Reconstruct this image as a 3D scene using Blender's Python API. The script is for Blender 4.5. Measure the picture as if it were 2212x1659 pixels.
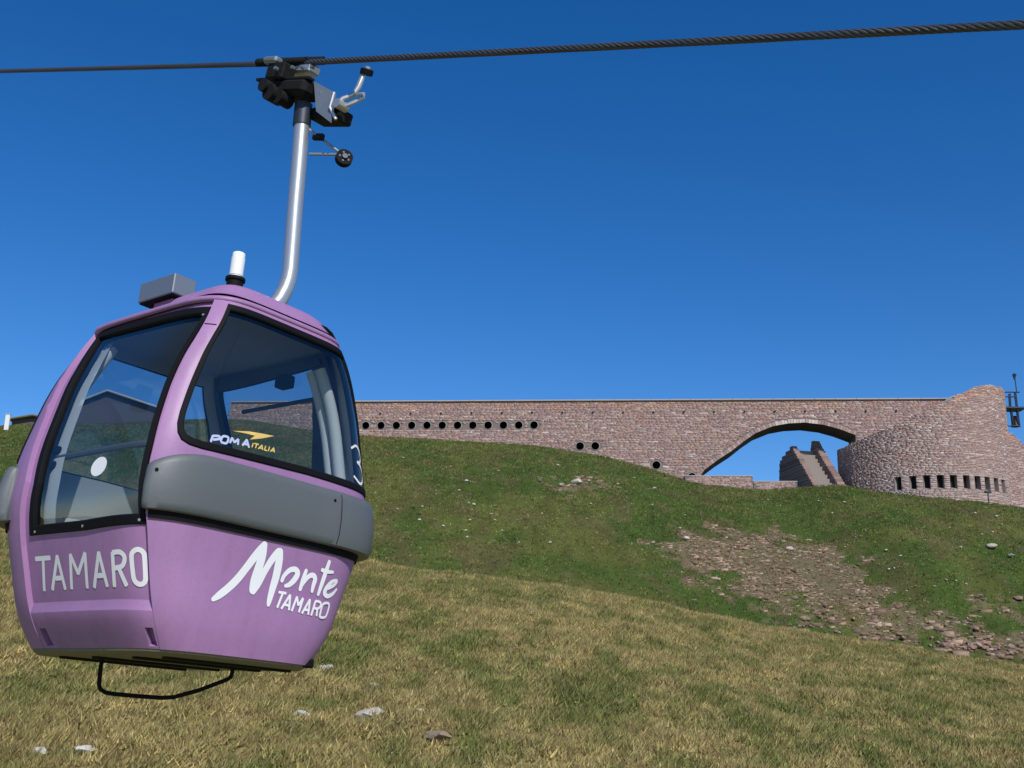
import bpy, bmesh, math, random
import numpy as np
from mathutils import Vector, Matrix
from mathutils.geometry import delaunay_2d_cdt

for o in list(bpy.data.objects):
    bpy.data.objects.remove(o)
SC = bpy.context.scene
COL = SC.collection
rnd = random.Random(7)
rs = np.random.RandomState(11)
rad = math.radians

# ------------------------------------------------------------------ camera
PITCH, ROLL = rad(15.0), rad(1.2)
FPX, PCX, PCY = 2400.0, 1106.0, 829.5            # focal length and centre on a 2212 px wide frame
cam_d = bpy.data.cameras.new('camera')
cam_d.sensor_width = 36.0
cam_d.lens = 36.0 * FPX / 2212.0
cam_d.clip_start = 0.05
cam_d.clip_end = 20000
cam = bpy.data.objects.new('camera', cam_d)
COL.objects.link(cam)
CAM_R = Matrix.Rotation(math.pi / 2 + PITCH, 3, 'X') @ Matrix.Rotation(ROLL, 3, 'Z')
cam.matrix_world = CAM_R.to_4x4()
SC.camera = cam

# ------------------------------------------------------------------ sky, sun, exposure
SUN_AZ, SUN_EL = rad(21.0), rad(41.0)            # azimuth: to the right of straight behind the camera
world = bpy.data.worlds.new('World')
SC.world = world
world.use_nodes = True
wn = world.node_tree
wn.nodes.clear()
sky = wn.nodes.new('ShaderNodeTexSky')
sky.sky_type = 'NISHITA'
sky.sun_disc = False
sky.sun_elevation = SUN_EL
sky.sun_rotation = math.pi - SUN_AZ
sky.altitude = 1600
sky.air_density = 1.0
sky.dust_density = 0.3
sky.ozone_density = 3.0
hs = wn.nodes.new('ShaderNodeHueSaturation')
hs.inputs['Saturation'].default_value = 1.35
hs.inputs['Hue'].default_value = 0.508
bg = wn.nodes.new('ShaderNodeBackground')
bg.inputs['Strength'].default_value = 0.130
wo = wn.nodes.new('ShaderNodeOutputWorld')
wn.links.new(sky.outputs[0], hs.inputs['Color'])
wn.links.new(hs.outputs[0], bg.inputs['Color'])
wn.links.new(bg.outputs[0], wo.inputs['Surface'])
sun_d = bpy.data.lights.new('sun', 'SUN')
sun_d.energy = 4.2
sun_d.angle = rad(0.55)
sun_d.color = (1.0, 0.955, 0.88)
sun = bpy.data.objects.new('sun', sun_d)
COL.objects.link(sun)
SUN_V = Vector((math.sin(SUN_AZ) * math.cos(SUN_EL), -math.cos(SUN_AZ) * math.cos(SUN_EL), math.sin(SUN_EL)))
sun.rotation_euler = SUN_V.to_track_quat('Z', 'Y').to_euler()
vs = SC.view_settings
vs.view_transform = 'Standard'
vs.look = 'None'
vs.exposure = 0.0
vs.gamma = 1.0
vs.use_curve_mapping = False
SC.cycles.max_bounces = 10
SC.cycles.transparent_max_bounces = 24

# ------------------------------------------------------------------ helpers
CR = np.array([list(r) for r in CAM_R])


def ray(px, py):
    return CR @ np.array([(px - PCX) / FPX, -(py - PCY) / FPX, -1.0])


def U(px, py, Y):
    d = ray(px, py)
    return d * (Y / d[1])


def lin(c):
    return tuple((x / 255 / 12.92) if x / 255 <= 0.04045 else ((x / 255 + 0.055) / 1.055) ** 2.4 for x in c)


def tag(o, label=None, cat=None, group=None, kind=None):
    if label: o['label'] = label
    if cat: o['category'] = cat
    if group: o['group'] = group
    if kind: o['kind'] = kind
    return o


def link(name, me, parent=None, mat=None):
    o = bpy.data.objects.new(name, me)
    COL.objects.link(o)
    if parent is not None:
        o.parent = parent
    if mat is not None and me is not None and not me.materials:
        me.materials.append(mat)
    return o


def mesh(verts, faces, smooth=False):
    me = bpy.data.meshes.new('mesh')
    me.from_pydata([tuple(map(float, v)) for v in verts], [], [tuple(map(int, f)) for f in faces])
    me.validate(clean_customdata=False)
    if smooth:
        me.polygons.foreach_set('use_smooth', [True] * len(me.polygons))
    me.update()
    return me


def big_mesh(V, Fc, color=None, smooth=False):
    """V (n,3); Fc (m,k) all faces the same size; color (n,3) per vertex."""
    V = np.ascontiguousarray(V, dtype=np.float32)
    Fc = np.ascontiguousarray(Fc, dtype=np.int32)
    me = bpy.data.meshes.new('mesh')
    m, k = Fc.shape
    me.vertices.add(len(V)); me.vertices.foreach_set('co', V.ravel())
    me.loops.add(m * k); me.loops.foreach_set('vertex_index', Fc.ravel())
    me.polygons.add(m)
    me.polygons.foreach_set('loop_start', np.arange(m, dtype=np.int32) * k)
    if smooth:
        me.polygons.foreach_set('use_smooth', np.ones(m, dtype=bool))
    me.update(calc_edges=True)
    if color is not None:
        a = me.color_attributes.new('Col', 'FLOAT_COLOR', 'POINT')
        c = np.ones((len(V), 4), dtype=np.float32); c[:, :3] = color
        a.data.foreach_set('color', c.ravel())
    return me


class MB:
    """collects simple solids into one mesh"""
    def __init__(s):
        s.v, s.f = [], []

    def add(s, vs_, fs_):
        n = len(s.v)
        s.v += [tuple(map(float, p)) for p in vs_]
        s.f += [tuple(i + n for i in f) for f in fs_]
        return s

    def box(s, c, size, ax=None, bev=0.0):
        """c centre, size full lengths, ax 3x3 columns = axes; chamfered edges when bev"""
        A = np.eye(3) if ax is None else np.array(ax, float)
        h = np.array(size, float) / 2
        b = min(bev, h.min() * 0.8)
        if b <= 0:
            P = [(i, j, k) for i in (-1, 1) for j in (-1, 1) for k in (-1, 1)]
            vv = [np.array(c) + A @ (h * np.array(p)) for p in P]
            return s.add(vv, [(0, 1, 3, 2), (4, 6, 7, 5), (0, 4, 5, 1), (2, 3, 7, 6), (0, 2, 6, 4), (1, 5, 7, 3)])
        vv, idx = [], {}
        for i in (-1, 1):
            for j in (-1, 1):
                for k in (-1, 1):
                    for a in range(3):
                        q = np.array([i, j, k], float) * (h - b)
                        q[a] = (i, j, k)[a] * h[a]
                        idx[(i, j, k, a)] = len(vv)
                        vv.append(np.array(c) + A @ q)
        g = lambda i, j, k, a: idx[(i, j, k, a)]
        ff = []
        for t in (-1, 1):
            ff.append((g(t, -1, -1, 0), g(t, 1, -1, 0), g(t, 1, 1, 0), g(t, -1, 1, 0)))
            ff.append((g(-1, t, -1, 1), g(1, t, -1, 1), g(1, t, 1, 1), g(-1, t, 1, 1)))
            ff.append((g(-1, -1, t, 2), g(1, -1, t, 2), g(1, 1, t, 2), g(-1, 1, t, 2)))
        for i in (-1, 1):
            for j in (-1, 1):
                ff.append((g(i, j, -1, 0), g(i, j, 1, 0), g(i, j, 1, 1), g(i, j, -1, 1)))
                ff.append((g(i, -1, j, 0), g(i, 1, j, 0), g(i, 1, j, 2), g(i, -1, j, 2)))
                ff.append((g(-1, i, j, 1), g(1, i, j, 1), g(1, i, j, 2), g(-1, i, j, 2)))
                for k in (-1, 1):
                    ff.append((g(i, j, k, 0), g(i, j, k, 1), g(i, j, k, 2)))
        return s.add(vv, ff)

    def tube(s, pts, r, n=10, caps=True):
        P = [np.array(p, float) for p in pts]
        R = [r] * len(P) if not hasattr(r, '__len__') else list(r)
        up = np.array([0, 0, 1.0]); vv = []; u = None
        for i, p in enumerate(P):
            d = P[min(i + 1, len(P) - 1)] - P[max(i - 1, 0)]
            d = d / (np.linalg.norm(d) + 1e-12)
            if u is None:
                u = np.cross(d, up)
                if np.linalg.norm(u) < 1e-3: u = np.cross(d, (1, 0, 0))
            u = u - d * (u @ d); u /= np.linalg.norm(u) + 1e-12
            w = np.cross(d, u)
            for k in range(n):
                a = 2 * math.pi * k / n
                vv.append(p + R[i] * (math.cos(a) * u + math.sin(a) * w))
        ff = []
        for i in range(len(P) - 1):
            for k in range(n):
                a, b = i * n + k, i * n + (k + 1) % n
                ff.append((a, b, b + n, a + n))
        if caps:
            ff.append(tuple(reversed(range(n)))); ff.append(tuple(range((len(P) - 1) * n, len(P) * n)))
        return s.add(vv, ff)

    def build(s, name, mat, parent=None, smooth=False):
        me = mesh(s.v, s.f)
        bm = bmesh.new(); bm.from_mesh(me)
        bmesh.ops.recalc_face_normals(bm, faces=bm.faces)
        bm.to_mesh(me); bm.free()
        if smooth:
            me.polygons.foreach_set('use_smooth', [True] * len(me.polygons))
            me.set_sharp_from_angle(angle=rad(38))
        return link(name, me, parent, mat)


def vnoise(x, y, seed=0):
    """smooth value noise, arrays"""
    r = np.random.RandomState(seed).rand(256, 256)
    xi, yi = np.floor(x).astype(int), np.floor(y).astype(int)
    fx, fy = x - xi, y - yi
    fx, fy = fx * fx * (3 - 2 * fx), fy * fy * (3 - 2 * fy)
    g = lambda i, j: r[i % 256, j % 256]
    return (g(xi, yi) * (1 - fx) + g(xi + 1, yi) * fx) * (1 - fy) + (g(xi, yi + 1) * (1 - fx) + g(xi + 1, yi + 1) * fx) * fy


def fbm(x, y, seed=0, o=4):
    t, a, n = 0, 1.0, 0
    for k in range(o):
        t = t + a * vnoise(x * 2 ** k, y * 2 ** k, seed + k); n += a; a *= 0.5
    return t / n


# ------------------------------------------------------------------ materials
def mat(name, col, rough=0.6, metal=0.0, noise=0.0, nscale=5.0, bump=0.0, bscale=30.0, col2=None, coat=0.0, spec=0.5, attr=False, detail=5.0):
    m = bpy.data.materials.new(name)
    m.use_nodes = True
    nt = m.node_tree
    b = nt.nodes['Principled BSDF']
    b.inputs['Roughness'].default_value = rough
    b.inputs['Metallic'].default_value = metal
    b.inputs['Coat Weight'].default_value = coat
    b.inputs['Coat Roughness'].default_value = 0.12
    b.inputs['Specular IOR Level'].default_value = spec
    b.inputs['Base Color'].default_value = (*col, 1)
    tc = nt.nodes.new('ShaderNodeTexCoord')
    src = None
    if attr:
        at = nt.nodes.new('ShaderNodeAttribute'); at.attribute_name = 'Col'
        src = at.outputs['Color']
    if noise or col2:
        n = nt.nodes.new('ShaderNodeTexNoise')
        n.inputs['Scale'].default_value = nscale; n.inputs['Detail'].default_value = detail
        nt.links.new(tc.outputs['Object'], n.inputs['Vector'])
        cr = nt.nodes.new('ShaderNodeValToRGB')
        cr.color_ramp.elements[0].position = 0.3; cr.color_ramp.elements[1].position = 0.7
        if src is None:
            c2 = col2 if col2 else tuple(c * (1 - noise) for c in col)
            cr.color_ramp.elements[0].color = (*c2, 1); cr.color_ramp.elements[1].color = (*col, 1)
            src = cr.outputs['Color']
        else:
            cr.color_ramp.elements[0].color = (1 - noise,) * 3 + (1,); cr.color_ramp.elements[1].color = (1 + noise * .5,) * 3 + (1,)
            mx = nt.nodes.new('ShaderNodeMix'); mx.data_type = 'RGBA'; mx.blend_type = 'MULTIPLY'
            mx.inputs['Factor'].default_value = 1.0
            nt.links.new(src, mx.inputs[6]); nt.links.new(cr.outputs['Color'], mx.inputs[7])
            src = mx.outputs[2]
    if src is not None:
        nt.links.new(src, b.inputs['Base Color'])
    if bump:
        n2 = nt.nodes.new('ShaderNodeTexNoise')
        n2.inputs['Scale'].default_value = bscale; n2.inputs['Detail'].default_value = 6
        nt.links.new(tc.outputs['Object'], n2.inputs['Vector'])
        bp = nt.nodes.new('ShaderNodeBump'); bp.inputs['Strength'].default_value = bump; bp.inputs['Distance'].default_value = 0.02
        nt.links.new(n2.outputs['Fac'], bp.inputs['Height']); nt.links.new(bp.outputs['Normal'], b.inputs['Normal'])
    return m


def glass(name, tint, refl=1.0):
    m = bpy.data.materials.new(name); m.use_nodes = True
    nt = m.node_tree; nt.nodes.clear()
    out = nt.nodes.new('ShaderNodeOutputMaterial')
    tr = nt.nodes.new('ShaderNodeBsdfTransparent'); tr.inputs['Color'].default_value = (*tint, 1)
    gl = nt.nodes.new('ShaderNodeBsdfGlossy'); gl.inputs['Roughness'].default_value = 0.03
    ge = nt.nodes.new('ShaderNodeNewGeometry')                       # two-sided Schlick reflectance of a thin pane
    dt = nt.nodes.new('ShaderNodeVectorMath'); dt.operation = 'DOT_PRODUCT'
    nt.links.new(ge.outputs['Normal'], dt.inputs[0]); nt.links.new(ge.outputs['Incoming'], dt.inputs[1])

    def mth(op, a, b):
        n = nt.nodes.new('ShaderNodeMath'); n.operation = op
        for i, v in ((0, a), (1, b)):
            if v is None: continue
            if isinstance(v, (int, float)): n.inputs[i].default_value = v
            else: nt.links.new(v, n.inputs[i])
        return n.outputs[0]
    ab = mth('ABSOLUTE', dt.outputs['Value'], None)
    sch = mth('ADD', mth('MULTIPLY', mth('POWER', mth('SUBTRACT', 1.0, ab), 5.0), .92 * refl), .06 * refl)
    mx = nt.nodes.new('ShaderNodeMixShader')
    nt.links.new(sch, mx.inputs[0])
    nt.links.new(tr.outputs[0], mx.inputs[1]); nt.links.new(gl.outputs[0], mx.inputs[2])
    nt.links.new(mx.outputs[0], out.inputs['Surface'])
    return m


M_STONE = mat('rough_stone', (.3, .22, .2), .9, attr=True, noise=.2, nscale=2.2, bump=.22, bscale=9)
M_MORTAR = mat('mortar', (.225, .18, .168), .95, noise=.4, nscale=3)
M_DARK = mat('dark_interior', (.008, .008, .009), .9, noise=.3)
M_COPING = mat('coping_stone', (.42, .38, .35), .85, noise=.3, nscale=2)
M_CONC = mat('concrete', (.42, .40, .39), .9, noise=.3, nscale=3, bump=.3)
M_STEEL = mat('weathered_steel', (.05, .06, .08), .5, .6, noise=.3)
M_ROCK = mat('field_rock', (.3, .26, .22), .9, attr=True, noise=.45, nscale=6, bump=.7, bscale=14)
M_GROUND = mat('soil_and_turf', (.1, .1, .04), .95, attr=True, noise=.5, nscale=1.6, bump=.8, bscale=3, spec=.1)
M_GRASS = mat('grass_blades', (.12, .12, .04), .75, attr=True, spec=.15)

# ------------------------------------------------------------------ terrain
TAN6 = math.tan(rad(6.0))


def fac_Y(X):
    return 100.3 - X * TAN6


def base_Y(X):
    t = np.clip((np.asarray(X, float) - 22.0) / 6.0, 0, 1); t = t * t * (3 - 2 * t)
    return (fac_Y(X) - 0.3) * (1 - t) + 89.0 * t


def px_curve(pts, Yfun):
    xs, zs = [], []
    for px, py in pts:
        Y = 90.0
        for _ in range(6):
            p = U(px, py, Y); Y = float(Yfun(p[0]))
        p = U(px, py, Y); xs.append(p[0]); zs.append(p[2])
    return np.array(xs), np.array(zs)


CREST_Y = 55.0
CX_, CZ_ = px_curve([(-700, 1075), (-300, 1110), (0, 1140), (400, 1170), (800, 1210), (1000, 1236), (1300, 1276), (1550, 1330), (1900, 1385),
                     (2212, 1432), (2600, 1490)], lambda X: CREST_Y)
BX_, BZ_ = px_curve([(-600, 960), (-200, 938), (0, 926), (60, 916), (200, 914), (334, 914), (400, 905), (460, 904), (540, 906), (690, 932), (780, 940), (950, 950), (1150, 962),
                     (1300, 985), (1400, 1011), (1500, 1044), (1700, 1053), (1900, 1064), (2100, 1082), (2212, 1097), (2500, 1130)], base_Y)


def smooth_tab(xs, zs, sig):
    g = np.linspace(xs[0] - 40, xs[-1] + 40, 900)
    v = np.interp(g, xs, zs)
    k = np.exp(-0.5 * ((np.arange(-60, 61) * (g[1] - g[0])) / sig) ** 2); k /= k.sum()
    vp = np.pad(v, 60, mode='edge')
    return g, np.convolve(vp, k, 'valid')


CG, CV = smooth_tab(CX_, CZ_, 2.0)
BG, BV = smooth_tab(BX_, BZ_, 0.7)


def H(X, Y, bumps=True):
    X, Y = np.asarray(X, float), np.asarray(Y, float)
    zc = np.interp(X, CG, CV); zb = np.interp(X, BG, BV); yb = base_Y(np.clip(X, -60, 60))
    near = zc - 0.19 * (CREST_Y - Y) - 0.0012 * np.clip(CREST_Y - Y, 0, 60) * np.clip(CREST_Y - Y - 20, 0, 60)
    dip = zc - 0.42 * (Y - CREST_Y)
    k = 0.35                                                        # rounded crest
    a = np.minimum(near, dip) - k * np.log1p(np.exp(-np.abs(near - dip) / k))
    y0 = 60.0
    t = np.clip((Y - y0) / (yb - y0), 0, 1.5)
    z0 = zc - 2.6
    far = z0 + (zb - z0) * (t + 0.10 * np.sin(np.clip(t, 0, 1) * math.pi))
    z = np.where(Y < y0 - 3, a, np.maximum(a, far))
    over = np.clip(Y - yb, 0, None)
    back = zb - 0.10 * over - 0.0012 * over ** 2
    z = np.where(over > 0, np.maximum(back, zb - 0.4 * over), z)
    z = np.where(over > 150, zb - 70 - .25 * (over - 150), z)
    z = np.maximum(z, -900)
    if bumps:
        z = z + (fbm(X / .8 + 20, Y / .8 + 20, 8, 2) - .5) * .22 * np.clip((57 - Y) / 5, 0, 1)
        z = z + (fbm(X / 2.3 + 50, Y / 2.3 + 50, 3, 3) - .5) * 0.5 * np.where(over > 0, 0.15, np.clip((yb - Y) / 6, .1, 1))
    return z


def ground_at(px, py, y0=12.0, y1=104.0):
    d = ray(px, py); d = d / d[1]
    Ys = np.arange(y0, y1, 0.15)
    h = H(d[0] * Ys, Ys) - d[2] * Ys
    i = np.argmax(h > 0) if (h > 0).any() else len(Ys) - 1
    Y = Ys[i]
    return np.array([d[0] * Y, Y, float(H(d[0] * Y, Y))])


def tint_meadow(X, Y):
    """dry straw and green, in patches: linear rgb"""
    a = fbm(X / .75 + 9, Y / 1.3 + 9, 21, 4); b = fbm(X / 6 + 3, Y / 6 + 3, 33, 3)
    g = np.clip((0.66 * a + 0.34 * b - 0.39) / 0.20, 0, 1)[:, None]
    near_crest = np.clip((Y - 40) / 15, 0, 1)[:, None]
    g = np.clip(g + .45 * near_crest ** 2, 0, 1)
    straw = np.array([.350, .278, .112]); green = np.array([.150, .168, .046])
    return (green * (1 - g) + straw * g) * (.70 + .62 * fbm(X / .42 + 4, Y / .6 + 4, 29, 3))[:, None]


def tint_slope(X, Y):
    a = fbm(X / 3.1 + 19, Y / 3.1 + 19, 51, 4); b = fbm(X / 11 + 3, Y / 11 + 3, 63, 3)
    g = np.clip((0.6 * a + 0.4 * b - 0.45) / 0.2, 0, 1)[:, None]
    g = g * .36
    straw = np.array([.225, .182, .062]); green = np.array([.070, .114, .024]); brown = np.array([.16, .115, .062])
    c = green * (1 - g) + straw * g
    k = np.clip((fbm(X / 1.6 + 2, Y / 2.4 + 8, 57, 4) - .57) / .08, 0, 1)[:, None] * .38
    c = c * (1 - k) + brown * k
    c = c * (.70 + .6 * fbm(X / .9 + 14, Y / 1.4 + 4, 39, 3))[:, None]
    s = in_scree(X, Y)[:, None] * .6
    return c * (1 - s) + np.array([.27, .192, .130]) * s


def grid_axis(lo, hi, step, far):
    a = list(np.arange(lo, hi + 1e-6, step)); d = step
    r = [a[-1]]; 
    while r[-1] < far: d *= 1.35; r.append(r[-1] + d)
    d = step; l = [a[0]]
    while l[-1] > -far: d *= 1.35; l.append(l[-1] - d)
    return np.array(l[:0:-1] + a + r[1:])


# ------------------------------------------------------------------ grass
SCREE = [(1430, 1195), (1480, 1160), (1600, 1160), (1730, 1165), (1850, 1200), (1905, 1245), (1930, 1290), (1960, 1325), (1800, 1322), (1640, 1300), (1560, 1262), (1480, 1235)]
SCREE2 = [(1790, 1318), (1960, 1320), (2120, 1338), (2260, 1350), (2260, 1378), (2050, 1352), (1850, 1336)]
SCREE3 = [(1170, 1045), (1240, 1036), (1300, 1034), (1310, 1052), (1260, 1064), (1200, 1060)]
SCREE4 = [(1600, 1336), (1760, 1350), (1860, 1352), (1960, 1364), (2080, 1372), (2260, 1396), (2260, 1446), (2100, 1418), (1950, 1396), (1800, 1374), (1680, 1356)]
DIRT = [(1640, 1085), (1730, 1080), (1760, 1100), (1700, 1120)]
DIRT2 = [(2010, 1120), (2090, 1130), (2130, 1160), (2060, 1160)]


def in_poly(x, y, P):
    c = np.zeros(np.shape(x), bool); n = len(P)
    for i in range(n):
        x1, y1 = P[i]; x2, y2 = P[(i + 1) % n]
        k = ((y1 > y) != (y2 > y)) & (x < (x2 - x1) * (y - y1) / ((y2 - y1) + 1e-9) + x1)
        c ^= k
    return c


def to_px(P):
    c = P @ CR
    return PCX + FPX * c[:, 0] / -c[:, 2], PCY - FPX * c[:, 1] / -c[:, 2]


SCREE_W = [np.array([ground_at(*p, y0=58)[:2] for p in poly]) for poly in (SCREE, SCREE2, SCREE3, SCREE4)]


def in_scree(X, Y, k=None):
    jx = X + (fbm(X * .9 + 5, Y * .9, 71, 4) - .5) * 7.5; jy = Y + (fbm(X * .9, Y * .9 + 7, 72, 4) - .5) * 10
    r = np.zeros(X.shape, bool)
    for i, P in enumerate(SCREE_W):
        if k is None or i == k: r |= in_poly(jx, jy, P)
    return r


gx, gy = grid_axis(-58, 58, 0.42, 2600), grid_axis(8, 110, 0.40, 2600)
GX, GY = np.meshgrid(gx, gy, indexing='ij')
GZ = H(GX, GY)
GZ = GZ - .05 * (GY < 57)
far_m = np.hypot(GX, GY - 50)
GZ = GZ - np.clip(far_m - 130, 0, None) * .28
nx, ny = len(gx), len(gy)
ii = (np.arange(nx - 1)[:, None] * ny + np.arange(ny - 1)[None]).ravel()
gf = np.stack([ii, ii + ny, ii + ny + 1, ii + 1], 1)
xf, yf = GX.ravel(), GY.ravel()
gc = np.where((yf < 56.3)[:, None], tint_meadow(xf, yf), tint_slope(xf, yf)) * .75
terr = link('hillside', big_mesh(np.stack([xf, yf, GZ.ravel()], 1), gf, gc, smooth=True), None, M_GROUND)
tag(terr, kind='structure')



def make_grass(name, n, ylo, yhi, per, hh, ww, tint, lean, label, thin=None, jit=.3, spread=.07, dryp=.14, dens=2.0, tone=.24):
    Y = (rs.rand(n) * (yhi ** dens - ylo ** dens) + ylo ** dens) ** (1 / dens)
    X = (rs.rand(n) * 2 - 1) * (.54 * Y + 3.5)
    keep = np.ones(n, bool)
    if thin is not None: keep = thin(X, Y)
    X, Y = X[keep], Y[keep]; n = len(X)
    Z = H(X, Y)
    col = tint(X, Y)
    clump = .55 + .9 * fbm(X / 1.1, Y / 1.1, 91, 3)
    hgt = hh * clump * (.6 + .8 * rs.rand(n))
    col = col * np.exp(rs.randn(n) * tone)[:, None]
    pick = rs.rand(n)[:, None]
    col = np.where(pick < .10, col * .5 + np.array([.33, .265, .13]) * .5, col)
    col = np.where((pick > .14) & (pick < .26), col * .5 + np.array([.10, .135, .024]) * .5, col)
    col = np.where((pick > .26) & (pick < .33), col * .5 + np.array([.24, .135, .055]) * .5, col)
    m = n * per
    bx = np.repeat(X, per) + rs.randn(m) * spread; by = np.repeat(Y, per) + rs.randn(m) * spread; bz = np.repeat(Z, per) - .02
    h = np.repeat(hgt, per) * (.5 + .7 * rs.rand(m))
    a = rs.rand(m) * math.pi
    wv = ww * (.5 + rs.rand(m))
    dx, dy = np.cos(a) * wv / 2, np.sin(a) * wv / 2
    la = rs.rand(m) * 2 * math.pi; lm = h * lean * (.2 + rs.rand(m))
    tx, ty = bx + np.cos(la) * lm + .25 * h * lean, by + np.sin(la) * lm
    V = np.empty((m, 3, 3))
    V[:, 0] = np.stack([bx - dx, by - dy, bz], 1); V[:, 1] = np.stack([bx + dx, by + dy, bz], 1); V[:, 2] = np.stack([tx, ty, bz + h], 1)
    bc = np.repeat(col, per, 0) * (1 - jit + 2 * jit * rs.rand(m))[:, None]
    dry = (rs.rand(m) < dryp)[:, None]
    bc = np.where(dry, bc * .5 + np.array([.32, .26, .14]) * .5, bc)
    C3 = np.repeat(bc[:, None], 3, 1)
    o = link(name, big_mesh(V.reshape(-1, 3), np.arange(m * 3).reshape(-1, 3), np.clip(C3.reshape(-1, 3), 0, 1)), None, M_GRASS)
    tag(o, label, 'grass', kind='stuff')
    return o


make_grass('meadow_grass', 112000, 16, 56.6, 12, .15, .028, tint_meadow, 1.0, 'dry tawny and green alpine meadow grass in the foreground', spread=.085, dens=1.3)
make_grass('slope_grass', 110000, 57.0, 101, 7, .12, .050, tint_slope, .9, 'short green turf on the slope below the stone viaduct',
           thin=lambda X, Y: (Y < base_Y(X) + .2) & ~(in_scree(X, Y) & (rs.rand(len(X)) > .62)), dryp=.07, tone=.34)

# ------------------------------------------------------------------ rocks
def rock_mesh(seed, flat=.6, sub=2):
    bm = bmesh.new(); bmesh.ops.create_icosphere(bm, subdivisions=sub, radius=.5)
    r = random.Random(seed)
    planes = [(Vector((r.gauss(0, 1), r.gauss(0, 1), r.gauss(0, 1))).normalized(), r.uniform(.26, .42)) for _ in range(9)]
    for v in bm.verts:
        for nrm, d in planes:
            k = v.co.dot(nrm)
            if k > d: v.co -= nrm * (k - d) * .92
        v.co *= 1 + r.uniform(-.06, .06) * (1 if sub < 3 else .5)
        v.co.z *= flat
    me = bpy.data.meshes.new('mesh'); bm.to_mesh(me); bm.free()
    c = lin(r.choice([(202, 196, 182), (190, 182, 166), (210, 204, 194), (184, 172, 156), (196, 186, 174)]))
    a = me.color_attributes.new('Col', 'FLOAT_COLOR', 'POINT')
    a.data.foreach_set('color', np.tile(np.array([*c, 1], np.float32), len(me.vertices)))
    me.materials.append(M_ROCK)
    return me


PALE = [rock_mesh(100 + i, .55) for i in range(5)]
NEAR = [rock_mesh(130 + i, .5, 3) for i in range(4)]
BROWN = [rock_mesh(150, .42, 3)]
BROWN[0].color_attributes['Col'].data.foreach_set('color', np.tile(np.array([*lin((150, 132, 108)), 1], np.float32), len(BROWN[0].vertices)))
RED = []
for i in range(6):
    m_ = rock_mesh(200 + i, .75, 1)
    c = lin(rnd.choice([(146, 116, 102), (158, 128, 112), (132, 108, 98), (166, 142, 128)]))
    m_.color_attributes['Col'].data.foreach_set('color', np.tile(np.array([*c, 1], np.float32), len(m_.vertices)))
    RED.append(m_)


def rock(px, py, wpx, name, label, group, meshes, y0=12.0, hz=1.0, sink=.2):
    p = ground_at(px, py, y0)
    w = wpx / FPX * p[1]
    o = link(name, rnd.choice(meshes))
    o.location = (p[0], p[1], p[2] + w * hz * .3 - w * sink * .3)
    o.scale = (w, w * rnd.uniform(.6, .9), w * hz)
    o.rotation_euler = (rnd.uniform(-.2, .2), rnd.uniform(-.2, .2), rnd.uniform(0, 6.28))
    tag(o, label, 'rock', group)
    return o


for px, py, w, lab in [
    (802, 1548, 70, 'flat pale boulder sunk in the meadow right of the gondola\'s lower rail'),
    (88, 1632, 62, 'pale boulder in the meadow at the bottom left corner of the photo'),
    (182, 1622, 56, 'rounded grey boulder just right of the one in the bottom left corner'),
    (652, 1549, 50, 'long low grey stone in the meadow below the gondola\'s right corner'),
    (945, 1598, 90, 'broad brownish stone half buried in grass at the bottom of the meadow'),
    (700, 1446, 44, 'flat pale stone in the grass just right of the gondola\'s floor corner'),
    (728, 1326, 26, 'small pale stone in the grass beside the cabin\'s painted lettering'),
    (812, 1484, 34, 'small flat stone in the meadow above the pale boulder'),
    (908, 1540, 22, 'tiny pale stone in the meadow right of the pale boulder'),
    (388, 1619, 12, 'tiny white stone in the meadow below the gondola\'s black rail'),
    (660, 1430, 18, 'small brown stone in the grass under the gondola\'s right corner')]:
    rock(px, py, w, 'boulder', lab, 'stones lying in the foreground meadow', BROWN if 'brown' in lab else NEAR, hz=.7, sink=.55)
for px, py, w, lab in [
    (1482, 1168, 24, 'rounded pale boulder on the upper left edge of the scree patch'),
    (2142, 1186, 32, 'pale angular boulder on the green slope near the right edge of the photo'),
    (2185, 1205, 22, 'small pale stone right of the angular boulder at the right edge of the slope'),
    (2200, 1298, 30, 'reddish rock on the green slope at the far right edge of the photo'),
    (1706, 1190, 30, 'largest slab at the top of the scree patch'),
    (1245, 1046, 34, 'pale flat slab in the bare patch under the pair of round openings'),
    (1212, 1052, 22, 'left pale slab in the bare patch under the pair of round openings'),
    (1062, 1113, 11, 'small white stone on the slope right of the gondola\'s bumper')]:
    rock(px, py, w, 'boulder', lab, 'larger stones on the far slope', RED if 'reddish' in lab else PALE, y0=58, hz=.7)
for i in range(90):
    px = rnd.choice([rnd.uniform(830, 1400), rnd.uniform(1400, 2200), rnd.uniform(1900, 2200)])
    top = np.interp(px, [780, 1300, 1500, 2212], [975, 1010, 1065, 1115])
    py = rnd.uniform(top, top + 190)
    rock(px, py, rnd.uniform(4, 11), 'small_stone', 'small pale stone scattered on the green slope below the viaduct', 'small stones scattered on the green slope', PALE, y0=58, hz=.9, sink=0)
for i in range(80):
    t = rnd.random() ** .7
    px = 1700 + t * 540
    crest = np.interp(px, [1550, 1900, 2212, 2300], [1330, 1385, 1430, 1446])
    py = crest - rnd.uniform(-3, 7 + 24 * max(0, t - .1))
    rock(px, py, rnd.uniform(6, 12 + 20 * t * rnd.random()), 'broken_rock', 'broken reddish rock in the rubble bank behind the meadow\'s right crest', 'rocks in the rubble bank', RED, y0=58, hz=.85, sink=0)

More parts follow.
